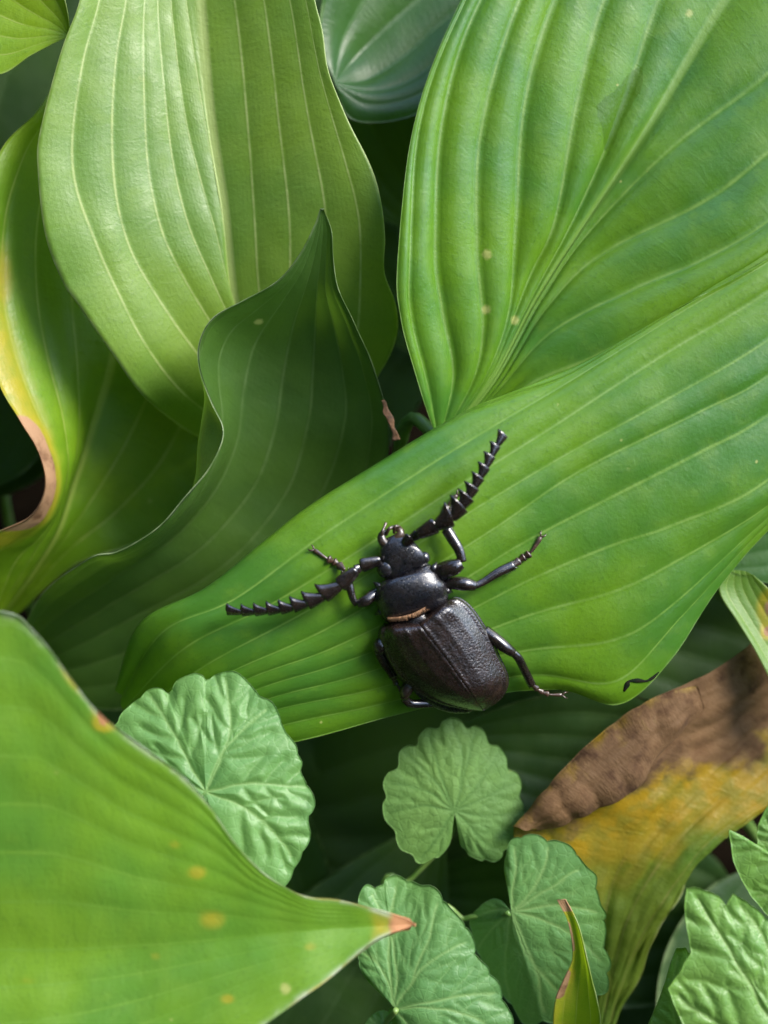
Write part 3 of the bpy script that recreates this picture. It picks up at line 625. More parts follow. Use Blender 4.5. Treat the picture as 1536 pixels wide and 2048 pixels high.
petiole(leaf_q, (1805, 1005, -264), CROWN_Y, 10, 20)
# dark leaf under the beetle leaf's rim
def simple_hosta(parent, bx, by, bh, ang, length, width, h_mid, h_tip, mat, label=None, seed=0.0, nv=7, cup=30, ns=70, droop=0):
    """generic hosta blade from its base, along a direction in the picture plane"""
    d = np.array((math.cos(ang), -math.sin(ang))); p = np.array((-d[1], d[0])); cs = []
    ss = np.linspace(0, 1, 12); wprof = np.sin(math.pi * ss ** 0.72) ** 0.85
    for k in np.linspace(-1, 1, nv):
        c = []
        for s, wv in zip(ss, wprof):
            x, y = np.array((bx, by)) + d * length * s + p * (k * width / 2 * wv + 4 * k * (1 - wv))
            h = (1 - s) ** 2 * bh + 2 * s * (1 - s) * h_mid + s * s * h_tip + cup * k * k * wv
            c.append((x, y, h))
        cs.append(c)
    o = loft_leaf('leaf', parent, cs, mat, label, ns=ns, sub=6, pleat=0.07, wav=5, seed=seed, smooth=2)
    return o
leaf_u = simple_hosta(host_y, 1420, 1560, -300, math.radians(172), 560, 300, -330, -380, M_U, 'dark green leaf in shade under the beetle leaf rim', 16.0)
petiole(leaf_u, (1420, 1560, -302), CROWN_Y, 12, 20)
D_ = [
 [(1114, 1800, 20), (1136, 1846, 10), (1146, 1912, 0), (1128, 1960, -10), (1112, 2000, -20), (1106, 2060, -40), (1100, 2160, -90)],
 [(1118, 1800, 20), (1142, 1846, 8), (1154, 1912, -6), (1142, 1960, -18), (1130, 2000, -30), (1124, 2060, -50), (1118, 2160, -96)],
 [(1123, 1800, 20), (1147, 1846, 8), (1161, 1912, -4), (1158, 1960, -18), (1154, 2000, -30), (1150, 2060, -50), (1140, 2160, -96)],
 [(1128, 1799, 20), (1152, 1846, 12), (1168, 1912, 6), (1174, 1960, -4), (1178, 2000, -14), (1180, 2060, -36), (1162, 2160, -92)],
 [(1131, 1799, 22), (1155, 1848, 20), (1172, 1914, 20), (1184, 1962, 10), (1194, 2002, 2), (1200, 2060, -24), (1178, 2160, -88)],
]
def dead_d(x, y, ac, al):
    return np.clip(np.maximum.reduce([1.0 * (1 - sm(1810, 1842, y)), (1.0 - 2.6 * ac) * sm(1830, 1850, y) * (1 - sm(1895, 1915, y)), (1.0 - 2.0 * ac) * sm(1925, 1950, y) * (1 - sm(1990, 2010, y)), 0.35 * (1 - ac)]), 0, 1)
leaf_d = loft_leaf('leaf', host_y, D_, M_L, 'narrow rolled young leaf with crisp brown edge and tip', ns=90, pleat=0.06, wav=3, seed=17.0, dead=dead_d, smooth=2)
petiole(leaf_d, (1140, 2160, -95), (0.05, -0.085), 12, 16)

# extra leaves added round and under the view to block light into the gaps
def around(parent, crown, lst, mat, sd):
    for i, (bx, by, bh, a, ln, wd, hm, ht) in enumerate(lst):
        o = simple_hosta(parent, bx, by, bh, math.radians(a), ln, wd, hm, ht, mat, None, sd + i * 1.7, ns=46)
        petiole(o, (bx, by, bh - 2), crown, 12, 20)
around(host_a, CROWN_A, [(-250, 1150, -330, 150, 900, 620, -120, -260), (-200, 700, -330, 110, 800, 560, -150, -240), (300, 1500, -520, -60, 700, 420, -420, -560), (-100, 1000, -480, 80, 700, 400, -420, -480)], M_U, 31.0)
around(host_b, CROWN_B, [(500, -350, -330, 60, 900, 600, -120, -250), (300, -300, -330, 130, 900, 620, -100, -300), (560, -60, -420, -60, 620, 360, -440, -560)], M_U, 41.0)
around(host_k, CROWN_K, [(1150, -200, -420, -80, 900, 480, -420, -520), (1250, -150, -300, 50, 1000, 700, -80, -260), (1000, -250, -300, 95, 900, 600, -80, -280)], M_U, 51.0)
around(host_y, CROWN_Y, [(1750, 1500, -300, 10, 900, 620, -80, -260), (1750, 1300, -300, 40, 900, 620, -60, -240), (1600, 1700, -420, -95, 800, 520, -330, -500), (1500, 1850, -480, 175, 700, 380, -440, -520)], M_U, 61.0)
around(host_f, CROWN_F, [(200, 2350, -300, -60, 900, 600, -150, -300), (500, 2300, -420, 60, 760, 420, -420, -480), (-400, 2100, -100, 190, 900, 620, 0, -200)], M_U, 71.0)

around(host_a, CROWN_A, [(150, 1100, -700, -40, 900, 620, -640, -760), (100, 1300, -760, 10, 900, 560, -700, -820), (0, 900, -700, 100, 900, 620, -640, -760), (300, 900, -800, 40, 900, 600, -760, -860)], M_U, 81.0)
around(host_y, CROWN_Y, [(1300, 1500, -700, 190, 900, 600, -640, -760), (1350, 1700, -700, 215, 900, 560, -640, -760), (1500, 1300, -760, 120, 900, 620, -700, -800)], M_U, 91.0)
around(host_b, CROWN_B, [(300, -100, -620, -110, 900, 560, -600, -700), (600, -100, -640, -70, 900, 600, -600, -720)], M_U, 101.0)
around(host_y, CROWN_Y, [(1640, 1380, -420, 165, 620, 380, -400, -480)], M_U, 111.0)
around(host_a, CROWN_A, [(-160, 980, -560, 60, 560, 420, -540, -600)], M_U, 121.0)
# ------------------------------------------------------------------ ground ivy between the hostas
def dome(bx, by, h0, gx, gy, dm, R=180.0):
    return lambda x, y, r: h0 + gx * (x - bx) + gy * (y - by) + dm * (1 - r * r)
IV1 = (-0.02, -0.09)
ivy1 = empty('ground_ivy', (IV1[0], IV1[1], 0), 'single large crinkled scalloped leaf between the pointed leaf and beetle leaf', 'plant')
S1 = [(425, 1640), (395, 1700), (330, 1730), (270, 1690), (228, 1630), (205, 1560), (216, 1490), (234, 1440), (262, 1412), (293, 1382), (322, 1379), (337, 1386), (352, 1364), (387, 1349), (405, 1352), (413, 1358),
      (430, 1349), (452, 1345), (480, 1352), (510, 1376), (518, 1391), (545, 1408), (562, 1438), (571, 1465), (592, 1493), (603, 1524), (601, 1547), (620, 1575), (628, 1610), (617, 1646), (620, 1672), (604, 1714), (587, 1734), (578, 1762), (545, 1795), (500, 1800), (460, 1770), (440, 1710)]
s1 = polar_leaf('leaf', ivy1, (412, 1584), S1, dome(412, 1584, 40, 0.10, 0.10, 42), M_S, lobes=[(296, 1384), (448, 1348), (545, 1410), (622, 1580), (590, 1725), (330, 1725), (216, 1560)], quilt=10, qw=14.0, cren=(19, 0.03), seed=1.0, rings=44, nout=320)
v, f = tube([P(412, 1590, 78), P(400, 1660, -20), P(420, 1760, -300), np.array((IV1[0], IV1[1], -0.003))], [7, 7, 8, 9], 10, world=True, samples=26)
mesh_obj('petiole', v, f, M_STEM, s1)

IV2 = (0.012, -0.095)
ivy2 = empty('ground_ivy', (IV2[0], IV2[1], 0), 'ground ivy sprig bearing the round notched leaf and its lower leaves', 'plant')
S2 = [(910, 1640), (919, 1664), (920, 1688), (932, 1702), (939, 1711), (962, 1722), (970, 1719), (988, 1725), (1004, 1714), (1009, 1700), (1026, 1691), (1036, 1666), (1047, 1638), (1047, 1609), (1040, 1593), (1044, 1572), (1034, 1546), (1017, 1536), (1013, 1514), (998, 1492),
      (979, 1487), (970, 1463), (951, 1452), (935, 1456), (922, 1441), (904, 1435), (886, 1441), (877, 1456), (854, 1457), (838, 1472), (834, 1491), (815, 1491), (799, 1506), (795, 1536), (775, 1546), (766, 1570), (772, 1594), (765, 1610), (770, 1638), (790, 1663), (793, 1682), (801, 1699), (824, 1709), (833, 1724), (848, 1727), (868, 1715), (877, 1715), (893, 1699), (903, 1677), (904, 1650)]
s2 = polar_leaf('leaf', ivy2, (909, 1622), S2, dome(909, 1622, -170, -0.04, 0.06, 22), M_S2, 'round pale scalloped leaf with deep notch at its stalk',
                lobes=[(1000, 1700), (1042, 1620), (1038, 1560), (1000, 1500), (950, 1456), (904, 1440), (856, 1460), (805, 1505), (772, 1565), (772, 1630), (840, 1718)], quilt=4, seed=2.0, secondary=2)
v, f = tube([P(909, 1626, -152), P(895, 1680, -200), P(820, 1760, -250), P(760, 1830, -300), np.array((IV2[0] - 0.01, IV2[1], -0.003))], [6, 6, 6, 7, 8], 10, world=True, samples=30)
mesh_obj('petiole', v, f, M_STEM, s2)
S3 = [(778, 2030), (788, 2008), (786, 1994), (768, 1988), (743, 1971), (724, 1944), (716, 1917), (716, 1880), (712, 1840), (718, 1796), (736, 1771), (765, 1772), (772, 1762), (793, 1754), (818, 1758), (840, 1774), (861, 1776), (886, 1792), (904, 1826), (933, 1849), (940, 1866), (951, 1895), (958, 1920), (982, 1945), (1001, 1981), (1015, 2017), (1026, 2050), (1020, 2090), (980, 2130), (920, 2150), (860, 2140), (810, 2090)]
def h3(x, y, r): return -60 + 0.05 * (x - 790) + 0.06 * (y - 2015) + 30 * (1 - r * r) - 26 * np.exp(-((x - 770 - (y - 2015) * -0.12) / 60.0) ** 2)
s3 = polar_leaf('leaf', ivy2, (792, 2018), S3, h3, M_S, 'long scalloped leaf under the orange-brown tip', lobes=[(735, 1775), (795, 1758), (880, 1795), (945, 1880), (1000, 1985), (1020, 2080), (930, 2145), (722, 1900), (745, 1968)], cren=(17, 0.05), nout=340, quilt=5, seed=3.0, secondary=3)
v, f = tube([P(792, 2020, -34), P(770, 2060, -120), P(800, 2140, -260), np.array((IV2[0], IV2[1] - 0.015, -0.003))], [6, 6, 7, 8], 10, world=True, samples=26)
mesh_obj('petiole', v, f, M_STEM, s3)
S4 = [(1014, 1822), (1007, 1804), (985, 1799), (954, 1818), (941, 1844), (946, 1880), (963, 1922), (997, 1975), (1031, 2024), (1052, 2046), (1095, 2046), (1135, 2040), (1173, 2029), (1198, 2000), (1213, 1974), (1219, 1928), (1208, 1880), (1213, 1834), (1198, 1805), (1193, 1758), (1169, 1732), (1153, 1703), (1122, 1686), (1095, 1678), (1061, 1671), (1028, 1678), (1014, 1700), (1009, 1746), (1022, 1776), (1033, 1806)]
def h4(x, y, r):
    side = (x - 1022) - 0.30 * (y - 1826)
    return -110 + 0.02 * (x - 1022) - 0.06 * (y - 1826) + 18 * (1 - r * r) - np.where(side < 0, -side * 0.75, 0) + 0.12 * np.where(side > 0, side, 0)
s4 = polar_leaf('leaf', ivy2, (1023, 1824), S4, h4, M_S, 'folded scalloped leaf beside the narrow brown-edged leaf', lobes=[(1090, 2040), (1170, 2020), (1210, 1930), (1205, 1830), (1165, 1735), (1100, 1685), (1030, 1685), (950, 1835), (955, 1900), (1020, 2005)], cren=(18, 0.05), nout=340, quilt=4, seed=4.0, secondary=2)
v, f = tube([P(1020, 1826, -94), P(975, 1832, -150), P(930, 1838, -180), P(880, 1880, -260), np.array((IV2[0] + 0.01, IV2[1], -0.003))], [6, 6, 6, 7, 8], 10, world=True, samples=28)
mesh_obj('petiole', v, f, M_STEM, s4)
S6 = [(800, 2040), (770, 2022), (745, 2030), (725, 2056), (700, 2090), (700, 2150), (760, 2190), (830, 2180), (860, 2120), (840, 2070)]
s6 = polar_leaf('leaf', ivy2, (790, 2090), S6, dome(790, 2090, -110, 0, 0, 20), M_S, quilt=4, seed=5.0, nout=180, rings=22)
v, f = tube([P(790, 2092, -92), P(800, 2130, -200), np.array((IV2[0] - 0.004, IV2[1] - 0.02, -0.003))], [6, 6, 8], 10, world=True, samples=20)
mesh_obj('petiole', v, f, M_STEM, s6)

# ------------------------------------------------------------------ toothed-leaf herb at the lower right
MX = (0.085, -0.125)
herb = empty('toothed_herb', (MX[0], MX[1], 0), 'bright herb with pointed toothed leaves growing below the withered leaf', 'plant')
M1 = [(1373, 1776), (1390, 1774), (1408, 1780), (1436, 1789), (1452, 1810), (1466, 1787), (1494, 1803), (1520, 1824), (1545, 1850), (1552, 1820), (1600, 1860), (1640, 1930), (1690, 2000), (1700, 2100), (1640, 2200), (1560, 2240), (1480, 2200), (1430, 2150), (1390, 2090), (1366, 2048), (1348, 2010), (1336, 1976), (1362, 1940), (1382, 1904), (1374, 1860), (1368, 1812)]
m1 = polar_leaf('leaf', herb, (1560, 2080), M1, lambda x, y, r: 150 + 0.03 * (x - 1560) + 0.03 * (y - 2080) + 20 * (1 - r * r), M_M, 'broad pale toothed leaf covered in tiny bright flecks',
                lobes=[(1385, 1780), (1468, 1795), (1552, 1830), (1345, 1980), (1640, 1930), (1440, 2140), (1690, 2050)], quilt=8, seed=6.0, sharp=True)
v, f = tube([P(1560, 2080, 168), P(1600, 2140, 60), np.array((MX[0] + 0.01, MX[1], 0.05)), np.array((MX[0], MX[1], -0.003))], [8, 8, 9, 10], 10, world=True, samples=26)
mesh_obj('petiole', v, f, M_STEM, m1)
M2 = [(1458, 1659), (1486, 1672), (1515, 1690), (1514, 1664), (1520, 1640), (1540, 1604), (1580, 1560), (1640, 1560), (1700, 1620), (1720, 1720), (1690, 1820), (1620, 1870), (1560, 1850), (1530, 1826), (1499, 1788), (1482, 1758), (1466, 1722)]
m2 = polar_leaf('leaf', herb, (1620, 1760), M2, lambda x, y, r: 90 + 0.05 * (x - 1620) - 0.05 * (y - 1760) + 16 * (1 - r * r), M_M, 'smaller toothed bright leaf standing above the broad flecked one',
                lobes=[(1462, 1664), (1530, 1640), (1600, 1565), (1510, 1790), (1690, 1650)], quilt=6, seed=7.0, sharp=True)
v, f = tube([P(1620, 1760, 104), P(1650, 1850, 20), np.array((MX[0] + 0.015, MX[1] + 0.01, 0.05)), np.array((MX[0], MX[1], -0.003))], [7, 7, 8, 10], 10, world=True, samples=26)
mesh_obj('petiole', v, f, M_STEM, m2)
M3 = [(1353, 1896), (1372, 1896), (1390, 1920), (1400, 1990), (1410, 2060), (1420, 2160), (1380, 2220), (1320, 2200), (1290, 2130), (1290, 2080), (1298, 2046), (1316, 2004), (1330, 1966), (1342, 1925)]
m3 = polar_leaf('leaf', herb, (1370, 2140), M3, lambda x, y, r: 60 + 0.04 * (x - 1370) + 0.0 * y + 14 * (1 - r * r), M_L if False else M_M, 'slim yellow-green toothed leaf behind the broad flecked one', lobes=[(1356, 1900), (1302, 2050), (1400, 1990), (1335, 1970)], quilt=5, seed=8.0, sharp=True, nout=180, rings=24)
v, f = tube([P(1370, 2140, 74), P(1420, 2200, 0), np.array((MX[0], MX[1], -0.003))], [7, 7, 10], 10, world=True, samples=22)
mesh_obj('petiole', v, f, M_STEM, m3)

# ------------------------------------------------------------------ dry scrap beside the wavy leaf
dv_, df_ = tube([(765, 800, -110), (776, 830, -112), (788, 858, -116), (792, 880, -124)], [3, 8, 5, 9, 4][:4], 9, flat=0.14, samples=22)
dv_ = dv_ + VIEW * (4 * PX) * vnoise(dv_, 900)[:, None] + np.array((1.0, 0, 0)) * (5 * PX) * vnoise(dv_, 700, 4.0)[:, None]
dry = mesh_obj('dry_leaf_scrap', dv_ , df_, M_DRY, None, loc=P(776, 830, -118))
dry['label'] = 'crisp reddish-brown dried leaf scrap at the wavy leaf margin'; dry['category'] = 'leaf scrap'

# ------------------------------------------------------------------ the beetle
deps = bpy.context.evaluated_depsgraph_get()
bm_ = bmesh.new(); bm_.from_mesh(leaf_r.data); bm_.transform(Matrix.Translation(host_a.location)); bvh = BVHTree.FromBMesh(bm_); bm_.free()
def hleaf(x, y, default=0.0):
    o = Vector(CAML); d = (Vector(P(x, y, 0)) - o).normalized()
    hit = bvh.ray_cast(o, d)
    if hit[0] is None: return default
    dep = -(RM.transposed() @ (hit[0] - o)).z
    return (D0 - dep) / PX
smp = [(x, y, hleaf(x, y, None)) for x in range(720, 1040, 20) for y in range(1080, 1400, 20)]
smp = np.array([s for s in smp if s[2] is not None], float)
A_ = np.c_[np.ones(len(smp)), smp[:, 0] - 880, smp[:, 1] - 1250]
cf = np.linalg.lstsq(A_, smp[:, 2], rcond=None)[0]
print('beetle seat plane', cf)
def seat(x, y): return cf[0] + cf[1] * (x - 880) + cf[2] * (y - 1250)

def chitin(name, c1, c2, rough, bump_s, scale, dist, coat=0.3, mode='punct', tint=None):
    m = bpy.data.materials.new(name); m.use_nodes = True; nt = m.node_tree; p = nt.nodes['Principled BSDF']
    tc = nt.nodes.new('ShaderNodeTexCoord'); co = tc.outputs['Object']
    n1 = tex_noise(nt, co, scale * 0.25, 4); n2 = tex_noise(nt, co, scale, 5, 0.65, 0.4)
    nt.links.new(mixc(nt, c1, c2, maprange(nt, n1, 0.35, 0.65)), p.inputs['Base Color'])
    vo = nt.nodes.new('ShaderNodeTexVoronoi'); vo.inputs['Scale'].default_value = scale * 1.1; nt.links.new(co, vo.inputs['Vector'])
    if mode == 'punct': h = math_(nt, 'ADD', math_(nt, 'MULTIPLY', maprange(nt, vo.outputs['Distance'], 0.0, 0.35), 0.6), math_(nt, 'MULTIPLY', n2, 0.5))
    else: h = math_(nt, 'ADD', math_(nt, 'MULTIPLY', n2, 1.3), math_(nt, 'MULTIPLY', vo.outputs['Distance'], 0.8))
    bu = nt.nodes.new('ShaderNodeBump'); bu.inputs['Strength'].default_value = bump_s; bu.inputs['Distance'].default_value = dist
    nt.links.new(h, bu.inputs['Height']); nt.links.new(bu.outputs[0], p.inputs['Normal'])
    nt.links.new(maprange(nt, n2, 0.3, 0.7, rough - 0.06, rough + 0.1), p.inputs['Roughness'])
    p.inputs['Coat Weight'].default_value = coat; p.inputs['Coat Roughness'].default_value = 0.12
    p.inputs['Specular IOR Level'].default_value = 0.8
    return m
M_BLACK = chitin('black_chitin', (0.006, 0.006, 0.009), (0.012, 0.010, 0.011), 0.27, 0.5, 2300, 0.00014)
M_ELY = chitin('brown_black_elytra', (0.009, 0.0055, 0.005), (0.018, 0.010, 0.008), 0.26, 0.5, 2400, 0.00016, coat=0.55, mode='wrinkle')
M_LEG = chitin('glossy_leg', (0.008, 0.006, 0.006), (0.016, 0.010, 0.008), 0.20, 0.3, 2400, 0.0001, coat=0.5)
M_TARS = chitin('brown_tarsus', (0.060, 0.030, 0.016), (0.025, 0.014, 0.010), 0.35, 0.4, 3000, 0.0001)
M_EYE = chitin('compound_eye', (0.010, 0.010, 0.013), (0.016, 0.014, 0.016), 0.2, 0.3, 6000, 0.00005)
M_FRINGE = plain_material('tan_fringe', (0.36, 0.20, 0.10), (0.20, 0.10, 0.05), 1500, 0.7)
M_MOUTH = chitin('mouthparts', (0.05, 0.028, 0.012), (0.012, 0.009, 0.008), 0.32, 0.5, 1500, 0.0001)

beetle = empty('beetle', P(880, 1250, seat(880, 1250)), 'large black longhorn beetle with saw-toothed antennae resting on hosta leaf', 'beetle')
# body: head, thorax and abdomen, one continuous surface lofted along the bent midline
st = [ # x, y of midline, half width, top, squareness
 (782, 1072, 14, 20, 2.0), (786, 1080, 25, 28, 2.4), (790, 1090, 34, 36, 2.4), (796, 1104, 40, 42, 2.4), (803, 1120, 44, 45, 2.4), (809, 1134, 46, 46, 2.4), (813, 1142, 46, 43, 2.4), (815, 1145, 45, 36, 2.4),
 (816, 1147, 47, 40, 2.6), (817, 1150, 53, 50, 2.6), (819, 1160, 62, 58, 2.6), (821, 1175, 70, 64, 2.6), (824, 1192, 73, 66, 2.6), (827, 1208, 71, 63, 2.6), (830, 1221, 67, 57, 2.6), (832, 1229, 62, 48, 2.6), (833, 1232, 56, 36, 2.4),
 (838, 1240, 58, 34, 2.2), (850, 1258, 72, 38, 2.2), (872, 1290, 88, 42, 2.2), (898, 1325, 92, 40, 2.2), (925, 1362, 82, 32, 2.2), (948, 1394, 56, 22, 2.2), (960, 1412, 26, 14, 2.0)]
def body_mesh(st, sides=28, ybot=7):
    xy = np.array([(s[0], s[1]) for s in st], float); tg = np.gradient(xy, axis=0); tg /= np.linalg.norm(tg, axis=1, keepdims=True)
    V = []
    for (x, y, hw, top, sq), t in zip(st, tg):
        nx, ny = -t[1], t[0]
        for k in range(sides):
            a = 2 * math.pi * k / sides; ca, sa = math.cos(a), math.sin(a)
            e = 2.0 / sq; cx = math.copysign(abs(ca) ** e, ca) * hw; cz = math.copysign(abs(sa) ** e, sa)
            z = ybot + 0.34 * (top - ybot) + cz * (0.66 * (top - ybot) if cz > 0 else 0.30 * (top - ybot))
            px, py = x + nx * cx, y + ny * cx
            V.append((px, py, seat(px, py) + z))
    n = len(st); F = []
    for i in range(n - 1):
        for k in range(sides): F.append((i * sides + k, i * sides + (k + 1) % sides, (i + 1) * sides + (k + 1) % sides, (i + 1) * sides + k))
    V = PA(V); c0 = V[:sides].mean(0); c1 = V[-sides:].mean(0); V = np.vstack((V, c0, c1))
    F += [(len(V) - 2, (k + 1) % sides, k) for k in range(sides)] + [(len(V) - 1, (n - 1) * sides + k, (n - 1) * sides + (k + 1) % sides) for k in range(sides)]
    return V, F
def dens(st):
    q = np.array(st, float); return catmull(q, np.linspace(0, len(q) - 1, (len(q) - 1) * 4 + 1)).tolist()
parts = [body_mesh(dens(st))]
S = lambda x, y, z: (x, y, seat(x, y) + z)
for b, t, r in (((880, 1154), (900, 1150), 10), ((864, 1142), (874, 1124), 9), ((890, 1180), (906, 1184), 9), ((764, 1176), (746, 1164), 9), ((760, 1198), (742, 1198), 9), ((766, 1220), (750, 1230), 9)):
    parts.append(tube([S(*b, 34), S((b[0] + t[0]) / 2, (b[1] + t[1]) / 2, 32), S(*t, 28)], [r, r * .7, 0.8], 8))
# raised temple and median furrow on the head
parts.append(tube([S(802, 1092, 36), S(816, 1106, 40), S(828, 1120, 41), S(832, 1134, 38)], [10, 20, 22, 14], 14, samples=14, flat=0.22))
parts.append(tube([S(778, 1104, 34), S(788, 1120, 40), S(796, 1140, 38)], [8, 14, 12], 12, samples=12, flat=0.22))
bv, bf = join(parts)
body = mesh_obj('body', bv, bf, M_BLACK, beetle)
# hair fringe at the back of the pronotum
fr = []
q = catmull(np.array([(776, 1240), (800, 1238), (826, 1231), (850, 1218), (876, 1198)], float), np.linspace(0, 4, 230))
for i, (x, y) in enumerate(q):
    dx, dy = random.uniform(-4, 4) + 2, random.uniform(4, 9)
    z = 57 - 0.0045 * (x - 826) ** 2
    fr.append(tube([S(x, y - 4, z + random.uniform(0, 3)), S(x + dx, y - 4 + dy, z - 3 + random.uniform(0, 3))], [1.3, 0.4], 4))
v, f = join(fr); mesh_obj('hair_fringe', v, f, M_FRINGE, beetle)['label'] = 'tan hair fringe behind the thorax'
# scutellum
v, f = tube([S(832, 1236, 44), S(838, 1248, 48), S(846, 1262, 46)], [20, 16, 3], 14, samples=10, flat=0.35)
mesh_obj('scutellum', v, f, M_BLACK, beetle)
# wing cases
def elytron(suture, margin, H, label):
    U = 60; VV = 26
    su = resample([(x, y, 0) for x, y in suture], U)[:, :2]; ma = resample([(x, y, 0) for x, y in margin], U)[:, :2]
    uu = np.linspace(0, 1, U); V = []
    for i, u_ in enumerate(uu):
        env = (1 - (1 - min(u_ / 0.13, 1)) ** 2.2) ** 0.5 * (1 - max(0, (u_ - 0.70) / 0.30) ** 2.4 * 0.80)
        for v_ in np.linspace(0, 1, VV):
            p = su[i] * (1 - v_) + ma[i] * v_
            z = 12 + (H * env - 12 * env) * max(0.0, 1 - v_ ** 2.0) ** 0.62
            z += 2.2 * math.exp(-((v_ - 0.36) / 0.05) ** 2) * env * (1 - u_) + 2.0 * math.exp(-((v_ - 0.66) / 0.05) ** 2) * env * (1 - u_)
            z += 2.5 * math.exp(-((v_ - 0.03) / 0.03) ** 2) * env 
            z += 8.0 * math.exp(-((v_ - 0.93) / 0.035) ** 2) * env
            z += 7.0 * math.exp(-(((v_ - 0.62) / 0.22) ** 2 + ((u_ - 0.10) / 0.09) ** 2))
            V.append(S(p[0], p[1], z))
    V = PA(V); idx = np.arange(U * VV).reshape(U, VV)
    F = np.stack((idx[:-1, :-1], idx[1:, :-1], idx[1:, 1:], idx[:-1, 1:]), -1).reshape(-1, 4)
    a, b, c = V[F[600][0]], V[F[600][1]], V[F[600][2]]
    if np.cross(b - a, c - a) @ VIEW < 0: F = F[:, ::-1]
    loop = np.r_[idx[0, :], idx[1:, -1], idx[-1, -2::-1], idx[-2:0, 0]]; k0 = len(V); L_ = len(loop); j = np.arange(L_)
    V = np.vstack((V, V[loop] - VIEW * 6 * PX)); F = np.vstack((F, np.stack((loop[j], k0 + j, k0 + (j + 1) % L_, loop[(j + 1) % L_]), -1)))
    o = mesh_obj('elytron', V, F, M_ELY, beetle); return o
sut = [(834, 1240), (846, 1258), (870, 1289), (897, 1324), (925, 1363), (950, 1398), (967, 1421)]
elytron([(x - 0.6, y + 0.4) for x, y in sut], [(768, 1246), (757, 1262), (757, 1284), (770, 1318), (792, 1351), (828, 1384), (876, 1408), (926, 1419), (964, 1422)], 82, '')
elytron([(x + 0.6, y - 0.4) for x, y in sut], [(890, 1204), (910, 1194), (931, 1202), (954, 1226), (982, 1272), (1002, 1316), (1017, 1352), (1014, 1380), (996, 1404), (970, 1420)], 82, '')
# eyes
for (x, y, z, r) in ((772, 1136, 24, 19), (848, 1116, 22, 12)):
    v, f = tube([S(x - 4, y - r * .9, z), S(x - 1, y - r * .5, z + 2), S(x, y, z + 3), S(x + 1, y + r * .5, z + 2), S(x + 3, y + r * .95, z)], [r * .3, r * .85, r, r * .85, r * .25], 14, samples=16, flat=0.9)
    mesh_obj('eye', v, f, M_EYE, beetle)
# jaws and feelers of the mouth
for pts, rr in (([S(772, 1090, 22), S(764, 1080, 20), S(764, 1068, 16), S(774, 1060, 14)], [9, 9, 6.5, 1.5]), ([S(792, 1080, 22), S(800, 1070, 20), S(798, 1060, 16), S(784, 1058, 14)], [9, 9, 6.5, 1.5])):
    v, f = tube(pts, rr, 10, samples=14, flat=0.7); mesh_obj('mandible', v, f, M_MOUTH, beetle)
for pts in ([S(764, 1082, 16), S(764, 1066, 20), S(768, 1056, 16), S(772, 1046, 8)], [S(788, 1066, 16), S(790, 1054, 20), S(798, 1053, 16), S(806, 1062, 8)], [S(772, 1070, 16), S(778, 1058, 22), S(790, 1052, 14)]):
    v, f = tube(pts, [3, 3.6, 2.6, 3.4][:len(pts)], 8, samples=16); mesh_obj('palp', v, f, M_TARS, beetle)

# antennae: one mesh per saw-toothed joint
def antenna(nodes, widths, z0, z1, side, zmid=None):
    ant = None
    n = len(nodes) - 1
    for i in range(n):
        a, b = np.array(nodes[i], float), np.array(nodes[i + 1], float); d = b - a; l = np.linalg.norm(d); d /= l; p = np.array((-d[1], d[0])) * side
        wv = widths[i] * 1.14; za = z0 + (z1 - z0) * i / n; zb = z0 + (z1 - z0) * (i + 1) / n
        if zmid: za += zmid * math.sin(math.pi * i / n); zb += zmid * math.sin(math.pi * (i + 1) / n)
        # outline stations along the joint: half widths on plain side / tooth side
        tooth = 0 if i < 3 else 1
        stn = [(0.0, .30, .30), (0.10, .42, .42), (0.45, .50, .52 + .10 * tooth), (0.80, .56, .62 + .35 * tooth), (0.97, .58, .62 + .62 * tooth), (1.03, .50, .50 + .52 * tooth), (1.05, .30, .30)]
        sides = 12; V = []
        for s, wl, wr in stn:
            for k in range(sides):
                an = 2 * math.pi * k / sides; c_ = math.cos(an); hw = (wr if c_ > 0 else wl) * wv
                slope = 0.10 * l * tooth * max(0, c_) * s          # the tooth leans outward past the joint
                q2 = a + d * (l * s + slope) + p * c_ * hw
                zz = za + (zb - za) * s + math.sin(an) * wv * 0.42
                V.append((q2[0], q2[1], zz))
        V = PA([(x, y, seat(x, y) + z) for x, y, z in V]); m_ = len(stn); F = []
        for r_ in range(m_ - 1):
            for k in range(sides): F.append((r_ * sides + k, r_ * sides + (k + 1) % sides, (r_ + 1) * sides + (k + 1) % sides, (r_ + 1) * sides + k))
        V = np.vstack((V, V[:sides].mean(0), V[-sides:].mean(0)))
        F += [(len(V) - 2, (k + 1) % sides, k) for k in range(sides)] + [(len(V) - 1, (m_ - 1) * sides + k, (m_ - 1) * sides + (k + 1) % sides) for k in range(sides)]
        if ant is None: ant = mesh_obj('antenna', V, F, M_LEG, beetle)
        else: mesh_obj('antenna_joint', V, F, M_LEG, ant)
cv = lambda L: [(420 + x * 0.4948, 840 + y * 0.4948) for x, y in L]
antenna(cv([(690, 566), (612, 590), (592, 606), (526, 668), (462, 712), (396, 742), (338, 758), (286, 767), (234, 772), (182, 776), (130, 778), (70, 774)]), [21, 15, 24, 23, 21, 18, 16, 15, 14, 13, 12], 34, 26, 1, 26)
antenna(cv([(782, 504), (812, 478), (838, 464), (912, 428), (975, 398), (1018, 350), (1046, 312), (1068, 272), (1092, 232), (1116, 190), (1138, 146), (1160, 104), (1190, 60)]), [20, 16, 25, 27, 25, 21, 18, 16, 15, 14, 13, 13], 34, 26, -1, 30)

